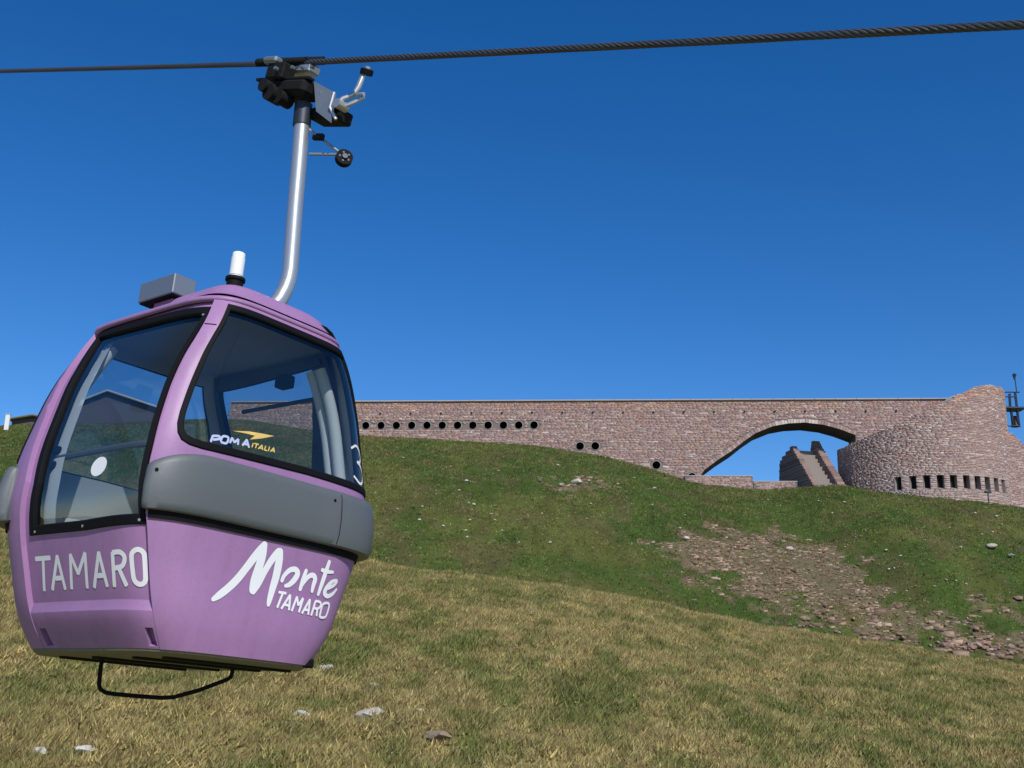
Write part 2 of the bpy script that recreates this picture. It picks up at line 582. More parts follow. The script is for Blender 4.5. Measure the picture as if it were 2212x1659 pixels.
# scree: thousands of little slabs, one mass
def scree(name, n, k, smin, smax, label):
    P = SCREE_W[k]; lo, hi = P.min(0) - 3, P.max(0) + 3
    X = lo[0] + rs.rand(n * 4) * (hi[0] - lo[0]); Y = lo[1] + rs.rand(n * 4) * (hi[1] - lo[1])
    q = in_scree(X, Y, k) & (fbm(X / 1.1, Y / 1.9, 83, 3) + .5 * rs.rand(n * 4) > .70)
    X, Y = X[q][:n], Y[q][:n]; n = len(X); Z = H(X, Y)
    s = smin + (smax - smin) * rs.rand(n) ** 3
    base = np.array([[sx, sy, sz] for sx in (-1, 1) for sy in (-1, 1) for sz in (-1, 1)], float) * .5
    sc = np.stack([s * (1.2 + 1.5 * rs.rand(n)), s * (.35 + .5 * rs.rand(n)), s * (.25 + .5 * rs.rand(n))], 1)
    V = base[None] * sc[:, None] * (1 + .35 * (rs.rand(n, 8, 3) - .5))
    a = rs.randn(n) * .45 - .6; t = rs.randn(n) * .35 + .35
    ca, sa, ct, st = np.cos(a), np.sin(a), np.cos(t), np.sin(t)
    y2 = V[..., 1] * ct[:, None] - V[..., 2] * st[:, None]; z2 = V[..., 1] * st[:, None] + V[..., 2] * ct[:, None]
    x3 = V[..., 0] * ca[:, None] - y2 * sa[:, None]; y3 = V[..., 0] * sa[:, None] + y2 * ca[:, None]
    V = np.stack([x3 + X[:, None], y3 + Y[:, None], z2 + Z[:, None] + .01], -1)
    f = np.array([(0, 1, 3, 2), (4, 6, 7, 5), (0, 4, 5, 1), (2, 3, 7, 6), (0, 2, 6, 4), (1, 5, 7, 3)])
    Fc = (np.arange(n)[:, None, None] * 8 + f[None]).reshape(-1, 4)
    pal = np.array([lin(c) for c in [(142, 118, 96), (160, 134, 110), (122, 100, 82), (180, 156, 132), (136, 120, 98)]])
    c = pal[rs.randint(0, len(pal), n)] * (.60 + .55 * rs.rand(n))[:, None]
    o = link(name, big_mesh(V.reshape(-1, 3), Fc, np.repeat(c, 8, 0)), None, M_ROCK)
    tag(o, label, 'scree', kind='stuff')


scree('scree', 4200, 0, .04, .25, 'patch of loose pinkish scree on the slope right of centre')
scree('rubble_strip', 1700, 1, .05, .28, 'strip of loose rubble running right below the scree patch')
scree('rubble_bank', 2600, 3, .08, .42, 'bank of broken stones just beyond the meadow crest on the right')
scree('bare_stones', 420, 2, .05, .28, 'small bare stony patch below the pair of round openings')

# ------------------------------------------------------------------ masonry frame of reference
FD = np.array([math.cos(rad(6)), -math.sin(rad(6)), 0.0])       # along the facade, to the right
FN = np.array([-math.sin(rad(6)), -math.cos(rad(6)), 0.0])      # out of the facade, to the viewer
F0 = np.array([0.0, 100.3, 0.0])


def fac(px, py, out=0.0):
    """pixel -> (s, z) on the facade plane"""
    d = ray(px, py)
    t = ((F0 + FN * out) @ FN) / (d @ FN)
    p = d * t
    return float((p - F0) @ FD), float(p[2])


def FP(s, z, out=0.0):
    return F0 + FD * s + FN * out + np.array([0, 0, z])


PAL = np.array([lin(c) for c in [(168, 144, 137), (174, 150, 143), (160, 137, 132), (180, 158, 150), (169, 142, 134), (164, 144, 140), (186, 167, 159), (155, 133, 129)]])
WARM = np.array([lin(c) for c in [(182, 142, 120), (176, 134, 122), (188, 152, 126), (170, 130, 122)]])
PALE_P = np.array([lin(c) for c in [(196, 184, 178), (182, 168, 162), (204, 194, 188), (174, 158, 152)]])


def stone_layout(s0, s1, z0, z1, ok, hmin=.09, hmax=.165, lmin=.18, lmax=.62, gap=.011):
    """courses of random stones: rows of (s_a, s_b, z_a, z_b)"""
    out = []; z = z0
    while z < z1:
        h = rnd.uniform(hmin, hmax); s = s0 - rnd.random() * lmax
        while s < s1:
            l = rnd.uniform(lmin, lmax) * (1 if rnd.random() < .85 else 1.4)
            a, b = s + gap / 2, s + l - gap / 2
            if ok(a, b, z + gap / 2, min(z + h - gap / 2, z1)): out.append((a, b, z + gap / 2, z + h - gap / 2))
            s += l
        z += h
    return out


def lay_stones(parent, stones, P, tint, name='stone', n_single=300, dmin=.016, dmax=.042):
    """P(s, z, out) -> point. The biggest stones are parts of their own, the rest one mass."""
    area = sorted(range(len(stones)), key=lambda i: -(stones[i][1] - stones[i][0]) * (stones[i][3] - stones[i][2]))
    single = set(area[:n_single]); V, Fc, C = [], [], []
    f5 = [(4, 5, 6, 7), (0, 1, 5, 4), (1, 2, 6, 5), (2, 3, 7, 6), (3, 0, 4, 7)]
    for i, (a, b, z0, z1) in enumerate(stones):
        d = rnd.uniform(dmin, dmax); j = lambda q: rnd.uniform(-q, q)
        ring = [(a, z0), (b, z0), (b, z1), (a, z1)]
        sm, zm = (a + b) / 2, (z0 + z1) / 2
        back = [P(s, z, -.03) for s, z in ring]
        front = [P(s + (sm - s) * .07 + j(.015), z + (zm - z) * .08 + j(.008), d + j(.008)) for s, z in ring]
        c = tint(sm, zm) * rnd.uniform(.93, 1.08)
        if i in single:
            me = mesh(back + front, f5)
            at = me.color_attributes.new('Col', 'FLOAT_COLOR', 'POINT')
            at.data.foreach_set('color', np.tile(np.array([*c, 1], np.float32), 8))
            link(name, me, parent, M_STONE)
        else:
            n = len(V); V += back + front; C += [c] * 8
            Fc += [tuple(q + n for q in f) for f in f5]
    o = link('stone_facing', big_mesh(np.array(V), np.array(Fc), np.array(C)), parent, M_STONE)
    o['kind'] = 'stuff'
    return o


def cdt_patch(outer, holes, P, step, flip=False, lines=()):
    """flat region with holes in (s,z), meshed and mapped by P(s,z)"""
    pts, edges = [], []

    def loop(L):
        n0 = len(pts); q = []
        for i in range(len(L)):
            a, b = np.array(L[i]), np.array(L[(i + 1) % len(L)])
            k = max(1, int(np.ceil(np.linalg.norm(b - a) / step)))
            q += [tuple(a + (b - a) * t / k) for t in range(k)]
        pts.extend(q)
        edges.extend((n0 + i, n0 + (i + 1) % len(q)) for i in range(len(q)))
        return q
    OL = loop(outer); HL = [loop(h) for h in holes]
    for ln in lines:
        a, b = np.array(ln[0]), np.array(ln[1]); k = max(2, int(np.linalg.norm(b - a) / step)); n0 = len(pts)
        pts.extend(tuple(a + (b - a) * t / k) for t in range(k + 1)); edges.extend((n0 + i, n0 + i + 1) for i in range(k))
    A = np.array(OL); lo, hi = A.min(0), A.max(0)
    gx_, gz_ = np.meshgrid(np.arange(lo[0] + step / 2, hi[0], step), np.arange(lo[1] + step / 2, hi[1], step))
    g = np.stack([gx_.ravel(), gz_.ravel()], 1)
    ok = in_poly(g[:, 0], g[:, 1], OL)
    for h in HL: ok &= ~in_poly(g[:, 0], g[:, 1], h)
    g = g[ok]
    B = np.array(pts)
    if len(g):
        dmin = np.concatenate([np.sqrt(((c[:, None] - B[None]) ** 2).sum(-1)).min(1) for c in np.array_split(g, max(1, len(g) // 2000))])
        g = g[dmin > step * .45]
    allp = [Vector(p) for p in pts] + [Vector(p) for p in g]
    ov, oe, of, *_ = delaunay_2d_cdt(allp, edges, [], 0, 1e-6)
    O2 = np.array([(v.x, v.y) for v in ov])
    T = np.array([tuple(f) for f in of if len(f) == 3])
    cen = O2[T].mean(1)
    k = in_poly(cen[:, 0], cen[:, 1], OL)
    for h in HL: k &= ~in_poly(cen[:, 0], cen[:, 1], h)
    T = T[k]
    if flip: T = T[:, ::-1]
    return [P(s, z) for s, z in O2], T


def circle(c, r, n=20):
    return [(c[0] + r * math.cos(2 * math.pi * i / n), c[1] + r * math.sin(2 * math.pi * i / n)) for i in range(n)]


PAL = PAL * np.array([.965, .91, .885]); PALE_P = PALE_P * np.array([1, .96, .94])
# ------------------------------------------------------------------ viaduct
via = link('viaduct', None)
via.location = tuple(FP(15, 19))
tag(via, 'long brownish stone viaduct with one wide arch and round openings along the ridge', 'viaduct')
bpy.context.view_layer.update()
VI = np.array(via.location)
FPv = lambda s, z, out=0.0: FP(s, z, out) - VI
top_z = np.mean([fac(780, 868)[1], fac(1400, 863)[1], fac(2040, 861)[1]])
s_left = fac(500, 880)[0]; s_right = fac(2080, 880)[0]
arch_px = [(1505, 1040), (1522, 1015), (1550, 994), (1581, 974), (1606, 954), (1632, 936), (1669, 921), (1702, 915), (1739, 913), (1780, 918), (1813, 927), (1848, 940)]
arch = [fac(*p) for p in arch_px]
s_pier = arch[-1][0]
zbot = 8.0
outer = [(s_left, zbot), (arch[0][0] - .35, zbot), arch[0]] + arch[1:] + [(s_pier + .02, zbot), (s_right, zbot), (s_right, top_z), (s_left, top_z)]
hole_px = [(790 + 33.05 * i, 919.2 - .1 * i) for i in range(-2, 12)] + [(1253, 963.5), (1286, 963.2), (1418, 1004.5), (1495, 1030)]
holes = [fac(*p) for p in hole_px]
HR = .37
vv, tt = cdt_patch(outer, [circle(h, HR) for h in holes], lambda s, z: FPv(s, z, 0), .8)
link('core_wall', mesh(vv, tt), via, M_MORTAR)
WID = 3.2
# back wall, top walk, soffit
bv, bt = cdt_patch(outer, [], lambda s, z: FPv(s, z, -WID), 2.0, True)
link('rear_wall', mesh(bv, bt), via, M_MORTAR)
q = MB()
q.add([FPv(s_left, top_z - .02, 0), FPv(s_right, top_z - .02, 0), FPv(s_right, top_z - .02, -WID), FPv(s_left, top_z - .02, -WID),
       FPv(s_left, zbot, 0), FPv(s_left, zbot, -WID)], [(0, 1, 2, 3), (0, 3, 5, 4)])
q.build('walkway', M_CONC, via)
V_, F_ = [], []
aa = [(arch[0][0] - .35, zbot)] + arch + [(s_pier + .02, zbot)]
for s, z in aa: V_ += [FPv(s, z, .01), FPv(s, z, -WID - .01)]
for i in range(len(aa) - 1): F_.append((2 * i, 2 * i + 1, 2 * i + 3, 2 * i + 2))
link('arch_soffit', mesh(V_, F_), via, mat('shaded_soffit_stone', (.05, .042, .04), .95, noise=.5, nscale=1.5, bump=.6, bscale=5))  # near-black base colour paints in the shade under the arch
for h in holes:
    m_ = MB(); n = 20; L = []
    for r_, d_ in ((HR + .035, .03), (HR, .045), (HR - .004, -.13), (HR - .006, -1.3)):
        L.append([FPv(a, b, d_) for a, b in circle(h, r_, n)])
    vv = [p for l in L for p in l]; ff = []
    for k in range(3):
        for i in range(n): ff.append((k * n + i, k * n + (i + 1) % n, (k + 1) * n + (i + 1) % n, (k + 1) * n + i))
    ff.append(tuple(range(3 * n, 4 * n)))
    o = link('porthole', mesh(vv, ff), via)
    o.data.materials.append(M_CONC); o.data.materials.append(M_DARK)
    for p in o.data.polygons:
        p.material_index = 1 if p.index >= 2 * n else 0
drains = [(822 + 65.5 * i, 893.5 - .35 * i) for i in range(0, 18)]
for p in drains:
    s, z = fac(*p)
    if s > s_right - 1: continue
    b = MB().tube([FPv(s, z, -.05), FPv(s, z, .13)], .09, 8).build('drain_spout', M_DARK, via)
AX = arch


def arch_z(s):
    return np.interp(s, [a[0] for a in AX], [a[1] for a in AX])


def via_ok(a, b, z0, z1):
    if b < s_left or a > s_right or z1 > top_z - .10: return False
    g = F0 + FD * ((a + b) / 2)
    if z1 < float(H(g[0], g[1] - .4, False)) - .5 and not (AX[0][0] < (a + b) / 2 < s_pier): return False
    for h in holes:
        if a < h[0] + HR + .06 and b > h[0] - HR - .06 and z0 < h[1] + HR + .06 and z1 > h[1] - HR - .06:
            dx = max(a - h[0], 0, h[0] - b); dz = max(z0 - h[1], 0, h[1] - z1)
            if dx * dx + dz * dz < (HR + .03) ** 2: return False
    if b > AX[0][0] - .3 and a < s_pier + .05:
        for s in (a, (a + b) / 2, b):
            if AX[0][0] - .35 < s < s_pier and z0 < arch_z(s) + .36: return False
    return True


def via_tint(s, z):
    r = rnd.random(); k = (top_z - z)
    warm = .40 if k < .9 else .06
    if rnd.random() < warm * (.6 + .8 * float(vnoise(np.array(s / 4.), np.array(z), 5))): return WARM[rnd.randrange(4)]
    if r < .05: return PALE_P[rnd.randrange(4)]
    return PAL[rnd.randrange(8)]


st = stone_layout(s_left, s_right, 12.0, top_z - .1, via_ok)
lay_stones(via, st, FPv, via_tint)
# arch stones set on edge round the intrados
L = 0; seg = []
for i in range(len(AX) - 1):
    a, b = np.array(AX[i]), np.array(AX[i + 1]); n = max(1, int(round(np.linalg.norm(b - a) / .27)))
    for k in range(n): seg.append((a + (b - a) * k / n, a + (b - a) * (k + 1) / n))
for a, b in seg:
    t = (b - a) / np.linalg.norm(b - a); nrm = np.array([-t[1], t[0]])
    a2, b2 = a + t * .012, b - t * .012; hgt = rnd.uniform(.30, .40); d = rnd.uniform(.05, .09)
    ring = [a2 + nrm * .005, b2 + nrm * .005, b2 + nrm * hgt, a2 + nrm * hgt]
    me = mesh([FPv(*p, -.03) for p in ring] + [FPv(*p, d) for p in ring], [(4, 5, 6, 7), (0, 1, 5, 4), (1, 2, 6, 5), (2, 3, 7, 6), (3, 0, 4, 7)])
    c = PALE_P[rnd.randrange(4)] * rnd.uniform(.9, 1.2) if AX[6][0] < a[0] < AX[9][0] - .6 else PAL[rnd.randrange(8)] * rnd.uniform(.85, 1.02)
    me.color_attributes.new('Col', 'FLOAT_COLOR', 'POINT').data.foreach_set('color', np.tile(np.array([*c, 1], np.float32), 8))
    link('voussoir', me, via, M_STONE)
s = s_left
while s < s_right - .2:
    l = min(rnd.uniform(1.6, 2.0), s_right - s)
    MB().box(FPv(s + l / 2, top_z - .03, .02), (l - .025, .36, .12 + rnd.uniform(-.012, .012)), np.stack([FD, FN, [0, 0, 1]], 1), .02).build('coping_slab', M_COPING, via)
    s += l

# ------------------------------------------------------------------ church drum
s_c = fac(1995, 900)[0]
CC = FP(s_c, 0, -1.6)
dist = math.hypot(CC[0], CC[1])
RR = 190 * math.cos(math.atan(CC[0] / CC[1])) ** 2 / FPX * dist
VD = np.array([CC[0], CC[1], 0]) / dist                          # horizontal view direction to the drum
VR = np.array([VD[1], -VD[0], 0.0])                              # to its right
church = link('round_chapel', None)
church.location = tuple(CC + np.array([0, 0, 17.0]))
CI = np.array(church.location)
tag(church, 'round stone chapel with slanted top and a row of slit windows, right of the arch', 'chapel')


def CP(a, z, out=0.0):
    """a = angle from the viewer-facing line, positive to the right"""
    r = RR + out
    return CC + VR * (r * math.sin(a)) - VD * (r * math.cos(a)) + np.array([0, 0, z]) - CI


def drum_hit(px, py):
    d = ray(px, py); dh = np.array([d[0], d[1]]); c2 = CC[:2]
    A = dh @ dh; B = -2 * dh @ c2; C_ = c2 @ c2 - RR * RR
    disc = B * B - 4 * A * C_
    t = (-B - math.sqrt(max(disc, 0))) / (2 * A)
    p = d * t; r = p - np.array([CC[0], CC[1], 0])
    return math.atan2(r @ VR, -(r @ VD)), float(p[2])


rim = [drum_hit(*p) for p in [(1802, 976), (1820, 968), (1854, 952), (1900, 932), (1950, 912), (2000, 889), (2053, 863), (2085, 846), (2110, 835), (2130, 831), (2150, 834), (2166, 840)]]
rim_x = np.array([math.sin(a) for a, z in rim]); rim_z = np.array([z for a, z in rim])
o_ = rim_x.argsort(); rim_x, rim_z = rim_x[o_], rim_z[o_]


def rimz(a):
    return float(np.interp(math.sin(a), rim_x, rim_z))


ZB = 11.0
win_a = [drum_hit(x, y)[0] for x, y in [(1940, 1045), (1972, 1044), (2002, 1043), (2032, 1042), (2060, 1041), (2088, 1041), (2112, 1042), (2133, 1043), (2152, 1044), (2167, 1046)]]
zt_w = [drum_hit(x, 1029)[1] for x in (1940, 2002, 2060, 2112, 2150)]
WZ1 = float(np.mean(zt_w)); WZ0 = WZ1 - 1.15
WW = .27 / RR
core = MB(); NA = 160
ring_a = [-math.pi + 2 * math.pi * i / NA for i in range(NA)]
front_lo, front_hi = -2.0, 2.0
outer = [(front_lo * RR, ZB), (front_hi * RR, ZB)] + [(a * RR, rimz(a)) for a in np.linspace(front_hi, front_lo, 60)]
hol = [[((a - WW) * RR, WZ0), ((a + WW) * RR, WZ0), ((a + WW) * RR, WZ1), ((a - WW) * RR, WZ1)] for a in win_a]
vv, tt = cdt_patch(outer, hol, lambda s, z: CP(s / RR, z), .6)
link('core_wall', mesh(vv, tt, True), church, M_MORTAR)
outer = [(front_hi * RR, ZB), ((2 * math.pi + front_lo) * RR, ZB)] + [(a * RR, rimz(a)) for a in np.linspace(2 * math.pi + front_lo, front_hi, 50)]
vv, tt = cdt_patch(outer, [], lambda s, z: CP(s / RR, z), .9)
link('rear_wall', mesh(vv, tt, True), church, M_STONE if False else M_MORTAR)
# stepped slanted roof inside the rim
rv, rf = [], []
for a in ring_a: rv.append(CP(a, rimz(a) - .25, -.02))
for a in ring_a: rv.append(CP(a, rimz(a) - .25, -RR * .5))
rv.append(CP(0, rimz(0) - .25, -RR))
for i in range(NA):
    j = (i + 1) % NA; rf += [(i, j, NA + j, NA + i), (NA + i, NA + j, 2 * NA)]
link('slanted_roof', mesh(rv, rf), church, M_CONC)
M_JAMB = mat('jamb_stone', (.30, .25, .235), .9, noise=.3, nscale=4)
for a in win_a:                                                     # splayed embrasures
    d1 = .5
    f_ = [(a - WW, WZ0), (a + WW, WZ0), (a + WW, WZ1), (a - WW, WZ1)]
    b_ = [(a - WW * .6, WZ0 + .18), (a + WW * 1.0, WZ0 + .18), (a + WW * 1.0, WZ1), (a - WW * .6, WZ1)]
    vv = [CP(*p, .02) for p in f_] + [CP(*p, -d1) for p in b_]
    w = link('window', mesh(vv, [(0, 1, 5, 4), (1, 2, 6, 5), (2, 3, 7, 6), (3, 0, 4, 7)]), church, M_JAMB)
    link('pane', mesh([CP(*p, -d1 + .005) for p in b_], [(0, 1, 2, 3)]), w, M_DARK)


def ch_ok(a, b, z0, z1):
    t0, t1 = a / RR, b / RR; tm = (t0 + t1) / 2
    if z1 > rimz(tm) + .05: return False
    g = CP(tm, 0, .5) + CI
    if z1 < float(H(g[0], g[1], False)) - .6: return False
    for w in win_a:
        if t1 > w - WW and t0 < w + WW and z1 > WZ0 + .02 and z0 < WZ1 - .02: return False
    return True


def ch_tint(s, z):
    if WZ0 - .8 < z < WZ1 + .55 and s > -3.0:
        return (PALE_P[rnd.randrange(4)] * .35 + PAL[rnd.randrange(8)] * .65)
    a = s / RR
    if z > rimz(a) - .9 and a > .3 and rnd.random() < .4: return WARM[rnd.randrange(4)]
    if rnd.random() < .12: return PALE_P[rnd.randrange(4)]
    return PAL[rnd.randrange(8)] * 1.05


def CPc(s, z, out):
    return CP(s / RR, z, out)


st = []
for (a, b, z0, z1) in stone_layout(-1.9 * RR, 1.9 * RR, 12.5, rim_z.max() + .3, ch_ok):
    st.append((a, b, z0, z1))
# narrow stones between the slit windows
edges_w = sorted(win_a); zz = WZ0
while zz < WZ1 - .05:
    h = rnd.uniform(.14, .2)
    for w0, w1 in zip(edges_w[:-1], edges_w[1:]):
        a, b = (w0 + WW) * RR + .015, (w1 - WW) * RR - .015
        if b - a > .12: st.append((a, b, zz + .008, min(zz + h - .008, WZ1)))
    zz += h
lay_stones(church, st, CPc, ch_tint)

# ------------------------------------------------------------------ curved lower wall right of the chapel
annex = link('curved_wall', None)
annex.location = tuple(CC + VR * 8.6 + np.array([0, 0, 15.0])); AI = np.array(annex.location)
tag(annex, 'low curved stone wall stepping down past the chapel\'s right side', 'wall')
R2 = RR


def AP(s, z, out=0.0):
    a = s / R2                                                      # peels away from the drum
    t = min(max((a - 1.19) / .5, 0), 1); r_ = R2 * (.985 + .24 * t * t * (3 - 2 * t)) + out
    return CC + VR * (r_ * math.sin(a)) - VD * (r_ * math.cos(a)) + np.array([0, 0, z]) - AI


za0 = U(2190, 956, CC[1] - 1)[2]
s0a, s1a = 1.2 * R2, 2.4 * R2


def ann_z(s):
    a = s / R2
    return float(np.interp(a, [1.2, 1.36, 1.48, 1.6, 1.8, 2.4], [za0 - .1, za0 + .05, za0 - .5, za0 - 1.6, za0 - 2.8, za0 - 5.0]))


outer = [(s0a, 10.0), (s1a, 10.0)] + [(s, ann_z(s)) for s in np.linspace(s1a, s0a, 24)]
vv, tt = cdt_patch(outer, [], AP, .7)
link('core_wall', mesh(vv, tt, True), annex, M_MORTAR)
st = stone_layout(s0a, s1a, 13, za0 + .2, lambda a, b, z0, z1: a > s0a - .1 and z1 < ann_z((a + b) / 2) + .12)
lay_stones(annex, st, AP, lambda s, z: (WARM[rnd.randrange(4)] if z > ann_z(s) - .6 and rnd.random() < .5 else PAL[rnd.randrange(8)] * 1.05), n_single=120)
tv, tf = [], []
for s in np.linspace(s0a, s1a, 24): tv += [AP(s, ann_z(s) - .03, .02), AP(s, ann_z(s) - .03, -.5)]
for i in range(23): tf.append((2 * i, 2 * i + 1, 2 * i + 3, 2 * i + 2))
link('wall_top', mesh(tv, tf), annex, M_CONC)

# ------------------------------------------------------------------ low walls and stair under the arch
def block_wall(name, label, p0, p1, ztop, zb_, thick, out):
    s0, s1 = fac(*p0, out)[0], fac(*p1, out)[0]
    e = link(name, None); e.location = tuple(FP((s0 + s1) / 2, zb_, out)); E = np.array(e.location)
    tag(e, label, 'wall', 'low walls under the arch')
    c = FP((s0 + s1) / 2, (zb_ + ztop) / 2, out - thick / 2) - E
    MB().box(c, (s1 - s0, thick, ztop - zb_), np.stack([FD, FN, [0, 0, 1]], 1)).build('core_wall', M_MORTAR, e)
    P = lambda s, z, o=0.0: FP(s, z, out + o) - E
    stn = stone_layout(s0, s1, zb_ + 1.0, ztop - .04, lambda a, b, z0, z1: a > s0 - .05 and b < s1 + .05)
    lay_stones(e, stn, P, lambda s, z: PAL[rnd.randrange(8)] * 1.05, n_single=60)
    MB().box(FP((s0 + s1) / 2, ztop, out - thick / 2) - E, (s1 - s0 + .06, thick + .1, .09), np.stack([FD, FN, [0, 0, 1]], 1), .015).build('coping_slab', M_COPING, e)


z1w = fac(1560, 1028, .4)[1]; z2w = fac(1670, 1040, .2)[1]
block_wall('low_wall', 'low stone wall at the left foot of the arch', (1480, 1035), (1626, 1035), z1w, z1w - 3.5, .5, .4)
block_wall('low_wall', 'lower stone wall between the arch\'s left foot and the stair', (1628, 1043), (1722, 1043), z2w, z2w - 3, .5, .2)

stair = link('stone_stair', None)
T0 = U(1708, 967, 100.0)
B0 = U(1762, 1062, 95.4)
stair.location = tuple(B0); SI = np.array(B0)
tag(stair, 'steep stone stair between two thick parapets, seen through the arch', 'stair')
run = B0 - T0
run_h = np.array([run[0], run[1], 0]); rl = np.linalg.norm(run_h); rd = run_h / rl
side = np.array([-rd[1], rd[0], 0.0])
if side[0] < 0: side = -side


def SPt(t, sd, dz=0.0):
    return T0 + rd * (t * rl) + side * sd + np.array([0, 0, run[2] * t + dz]) - SI


# left parapet, right parapet: stepped masonry courses in profile
def parapet(name, sd0, sd1, lift, back):
    n = 20; par = link(name, None, stair); par.location = (0, 0, 0)
    zt = SPt(0, 0, lift)[2]; dh = -run[2] / 17.0
    for i in range(n):                                              # courses, each stepping out below the last
        t1 = (i + 1) / 17.0; t0 = back[min(i, len(back) - 1)] - .012 * i
        L_ = (t1 - t0) * rl; c = SPt((t0 + t1) / 2, (sd0 + sd1) / 2 + rnd.uniform(-.03, .03)); c[2] = zt - (i + .5) * dh
        me_b = MB().box(c, (L_, abs(sd1 - sd0), dh - .015), np.stack([rd, side, [0, 0, 1]], 1), .025)
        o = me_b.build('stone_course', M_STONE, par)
        cc = (PAL[rnd.randrange(8)] * .68) * rnd.uniform(.85, 1.15)  # stone colour darkened to put the left flank's shade into it
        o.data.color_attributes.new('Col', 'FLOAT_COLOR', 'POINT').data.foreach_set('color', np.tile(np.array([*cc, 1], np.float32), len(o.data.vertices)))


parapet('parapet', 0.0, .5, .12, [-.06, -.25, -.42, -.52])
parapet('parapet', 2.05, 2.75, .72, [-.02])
M_STEPS = mat('worn_steps', (.30, .25, .225), .9, noise=.35, nscale=4, bump=.3)
n = 11
for i in range(n):
    t = (i + .5) / n
    c = SPt(t, 1.275, -.10); h = c[2] + 4.0; c2 = c.copy(); c2[2] = -4.0 + h / 2
    MB().box(c2, (rl / n - .005, 1.54, h), np.stack([rd, side, [0, 0, 1]], 1)).build('step', M_STEPS, stair)

# ------------------------------------------------------------------ steel bell frame on the chapel's right flank
YB = CC[1] - 2.5
fr = link('bell_frame', None)
base_f = U(2165, 900, YB); fr.location = tuple(base_f); FI = np.array(base_f)
tag(fr, 'dark steel frame with platform and bell projecting from the chapel\'s right side', 'bell frame')
W_ = lambda x, y, dy=0.0: U(x, y, YB + dy) - FI
for x0, y0, x1, y1 in [(2168, 846, 2174, 922), (2182, 850, 2184, 884), (2194, 846, 2203, 922), (2186, 888, 2190, 922)]:
    MB().tube([W_(x0, y0), W_(x1, y1)], .055, 6).build('post', M_STEEL, fr)
    MB().tube([W_(x0 - 3, y0 + 1, 1.3), W_(x1 - 3, y1 + 1, 1.3)], .055, 6).build('post', M_STEEL, fr)
for x0, y0, x1, y1 in [(2152, 847, 2202, 847), (2168, 920, 2204, 920), (2160, 857, 2196, 857)]:
    MB().tube([W_(x0, y0), W_(x1, y1)], .06, 6).build('rail', M_STEEL, fr)
    MB().tube([W_(x1, y1), W_(x1 - 3, y1 + 1, 1.3)], .05, 6).build('rail', M_STEEL, fr)
p = (W_(2158, 884) + W_(2204, 884, 1.2)) / 2
MB().box(p, (2.3, 1.5, .16), None, .02).build('platform', M_STEEL, fr)
MB().tube([W_(2196, 846), W_(2191, 806)], .045, 6).build('mast', M_STEEL, fr)
MB().tube([W_(2191, 821), W_(2191, 809)], [.02, .2], 8).build('finial', M_STEEL, fr)
b0 = W_(2192, 898, .5)
prof = [(.06, 0), (.13, -.05), (.2, -.2), (.24, -.5), (.3, -.75), (.4, -.95), (.42, -1.0), (.36, -1.0)]
vv, ff = [], []
for r_, dz in prof:
    for k in range(14):
        a = 2 * math.pi * k / 14; vv.append(b0 + np.array([r_ * math.cos(a), r_ * math.sin(a), dz]))
for i in range(len(prof) - 1):
    for k in range(14): ff.append((i * 14 + k, i * 14 + (k + 1) % 14, (i + 1) * 14 + (k + 1) % 14, (i + 1) * 14 + k))
link('bell', mesh(vv, ff, True), fr, mat('bell_bronze', (.05, .045, .04), .45, .8, noise=.3))
lp = ground_at(2136, 1088, 58)
e = link('path_lamp', None); e.location = tuple(lp)
tag(e, 'short dark lamp post on the grass in front of the chapel windows', 'lamp post')
hgt = (1088 - 1063) / FPX * lp[1]
MB().tube([(0, 0, -.1), (0, 0, hgt)], .05, 8).build('post', M_STEEL, e)
MB().box((0, 0, hgt), (.5, .3, .18), None, .03).build('lamp_head', M_STEEL, e)

# ------------------------------------------------------------------ barn, hut and post on the left
def house(name, label, cat, xl, xr, yeave, xap, yap, ybase, Y, deep, wallm, roofm, fasc):
    pl, pr, pa = U(xl, yeave, Y), U(xr, yeave, Y), U(xap, yap, Y)
    zb_ = U((xl + xr) / 2, ybase, Y)[2] - 4
    e = link(name, None); e.location = (float(pa[0]), Y, zb_); E = np.array(e.location)
    tag(e, label, cat)
    z_l, z_r = pl[2], pr[2]
    f = [np.array([pl[0], Y, zb_]), np.array([pr[0], Y, zb_]), np.array([pr[0], Y, z_r]), np.array([pa[0], Y, pa[2]]), np.array([pl[0], Y, z_l])]
    b = [p + np.array([0, deep, 0]) for p in f]
    m_ = MB().add([p - E for p in f + b], [(0, 1, 2, 3, 4), (9, 8, 7, 6, 5), (0, 4, 9, 5), (1, 6, 7, 2)])
    m_.build('wall', wallm, e)
    for (p, sg) in ((pl, -1), (pr, 1)):
        a0 = np.array([pa[0], Y - .45, pa[2]]) - E; d = np.array([p[0] - pa[0], 0, p[2] - pa[2]]); d = d * 1.08
        u = np.array([0, deep + .9, 0]); n_ = np.array([0, 0, .16])
        q = [a0, a0 + d, a0 + d + u, a0 + u]
        MB().add(q + [k + n_ for k in q], [(0, 1, 2, 3), (4, 7, 6, 5), (0, 4, 5, 1), (1, 5, 6, 2), (2, 6, 7, 3), (3, 7, 4, 0)]).build('roof', roofm, e)
        MB().tube([a0 + np.array([0, -.03, .11]), a0 + d + np.array([0, -.03, .11])], .11, 6).build('barge_board', fasc, e)
    return e


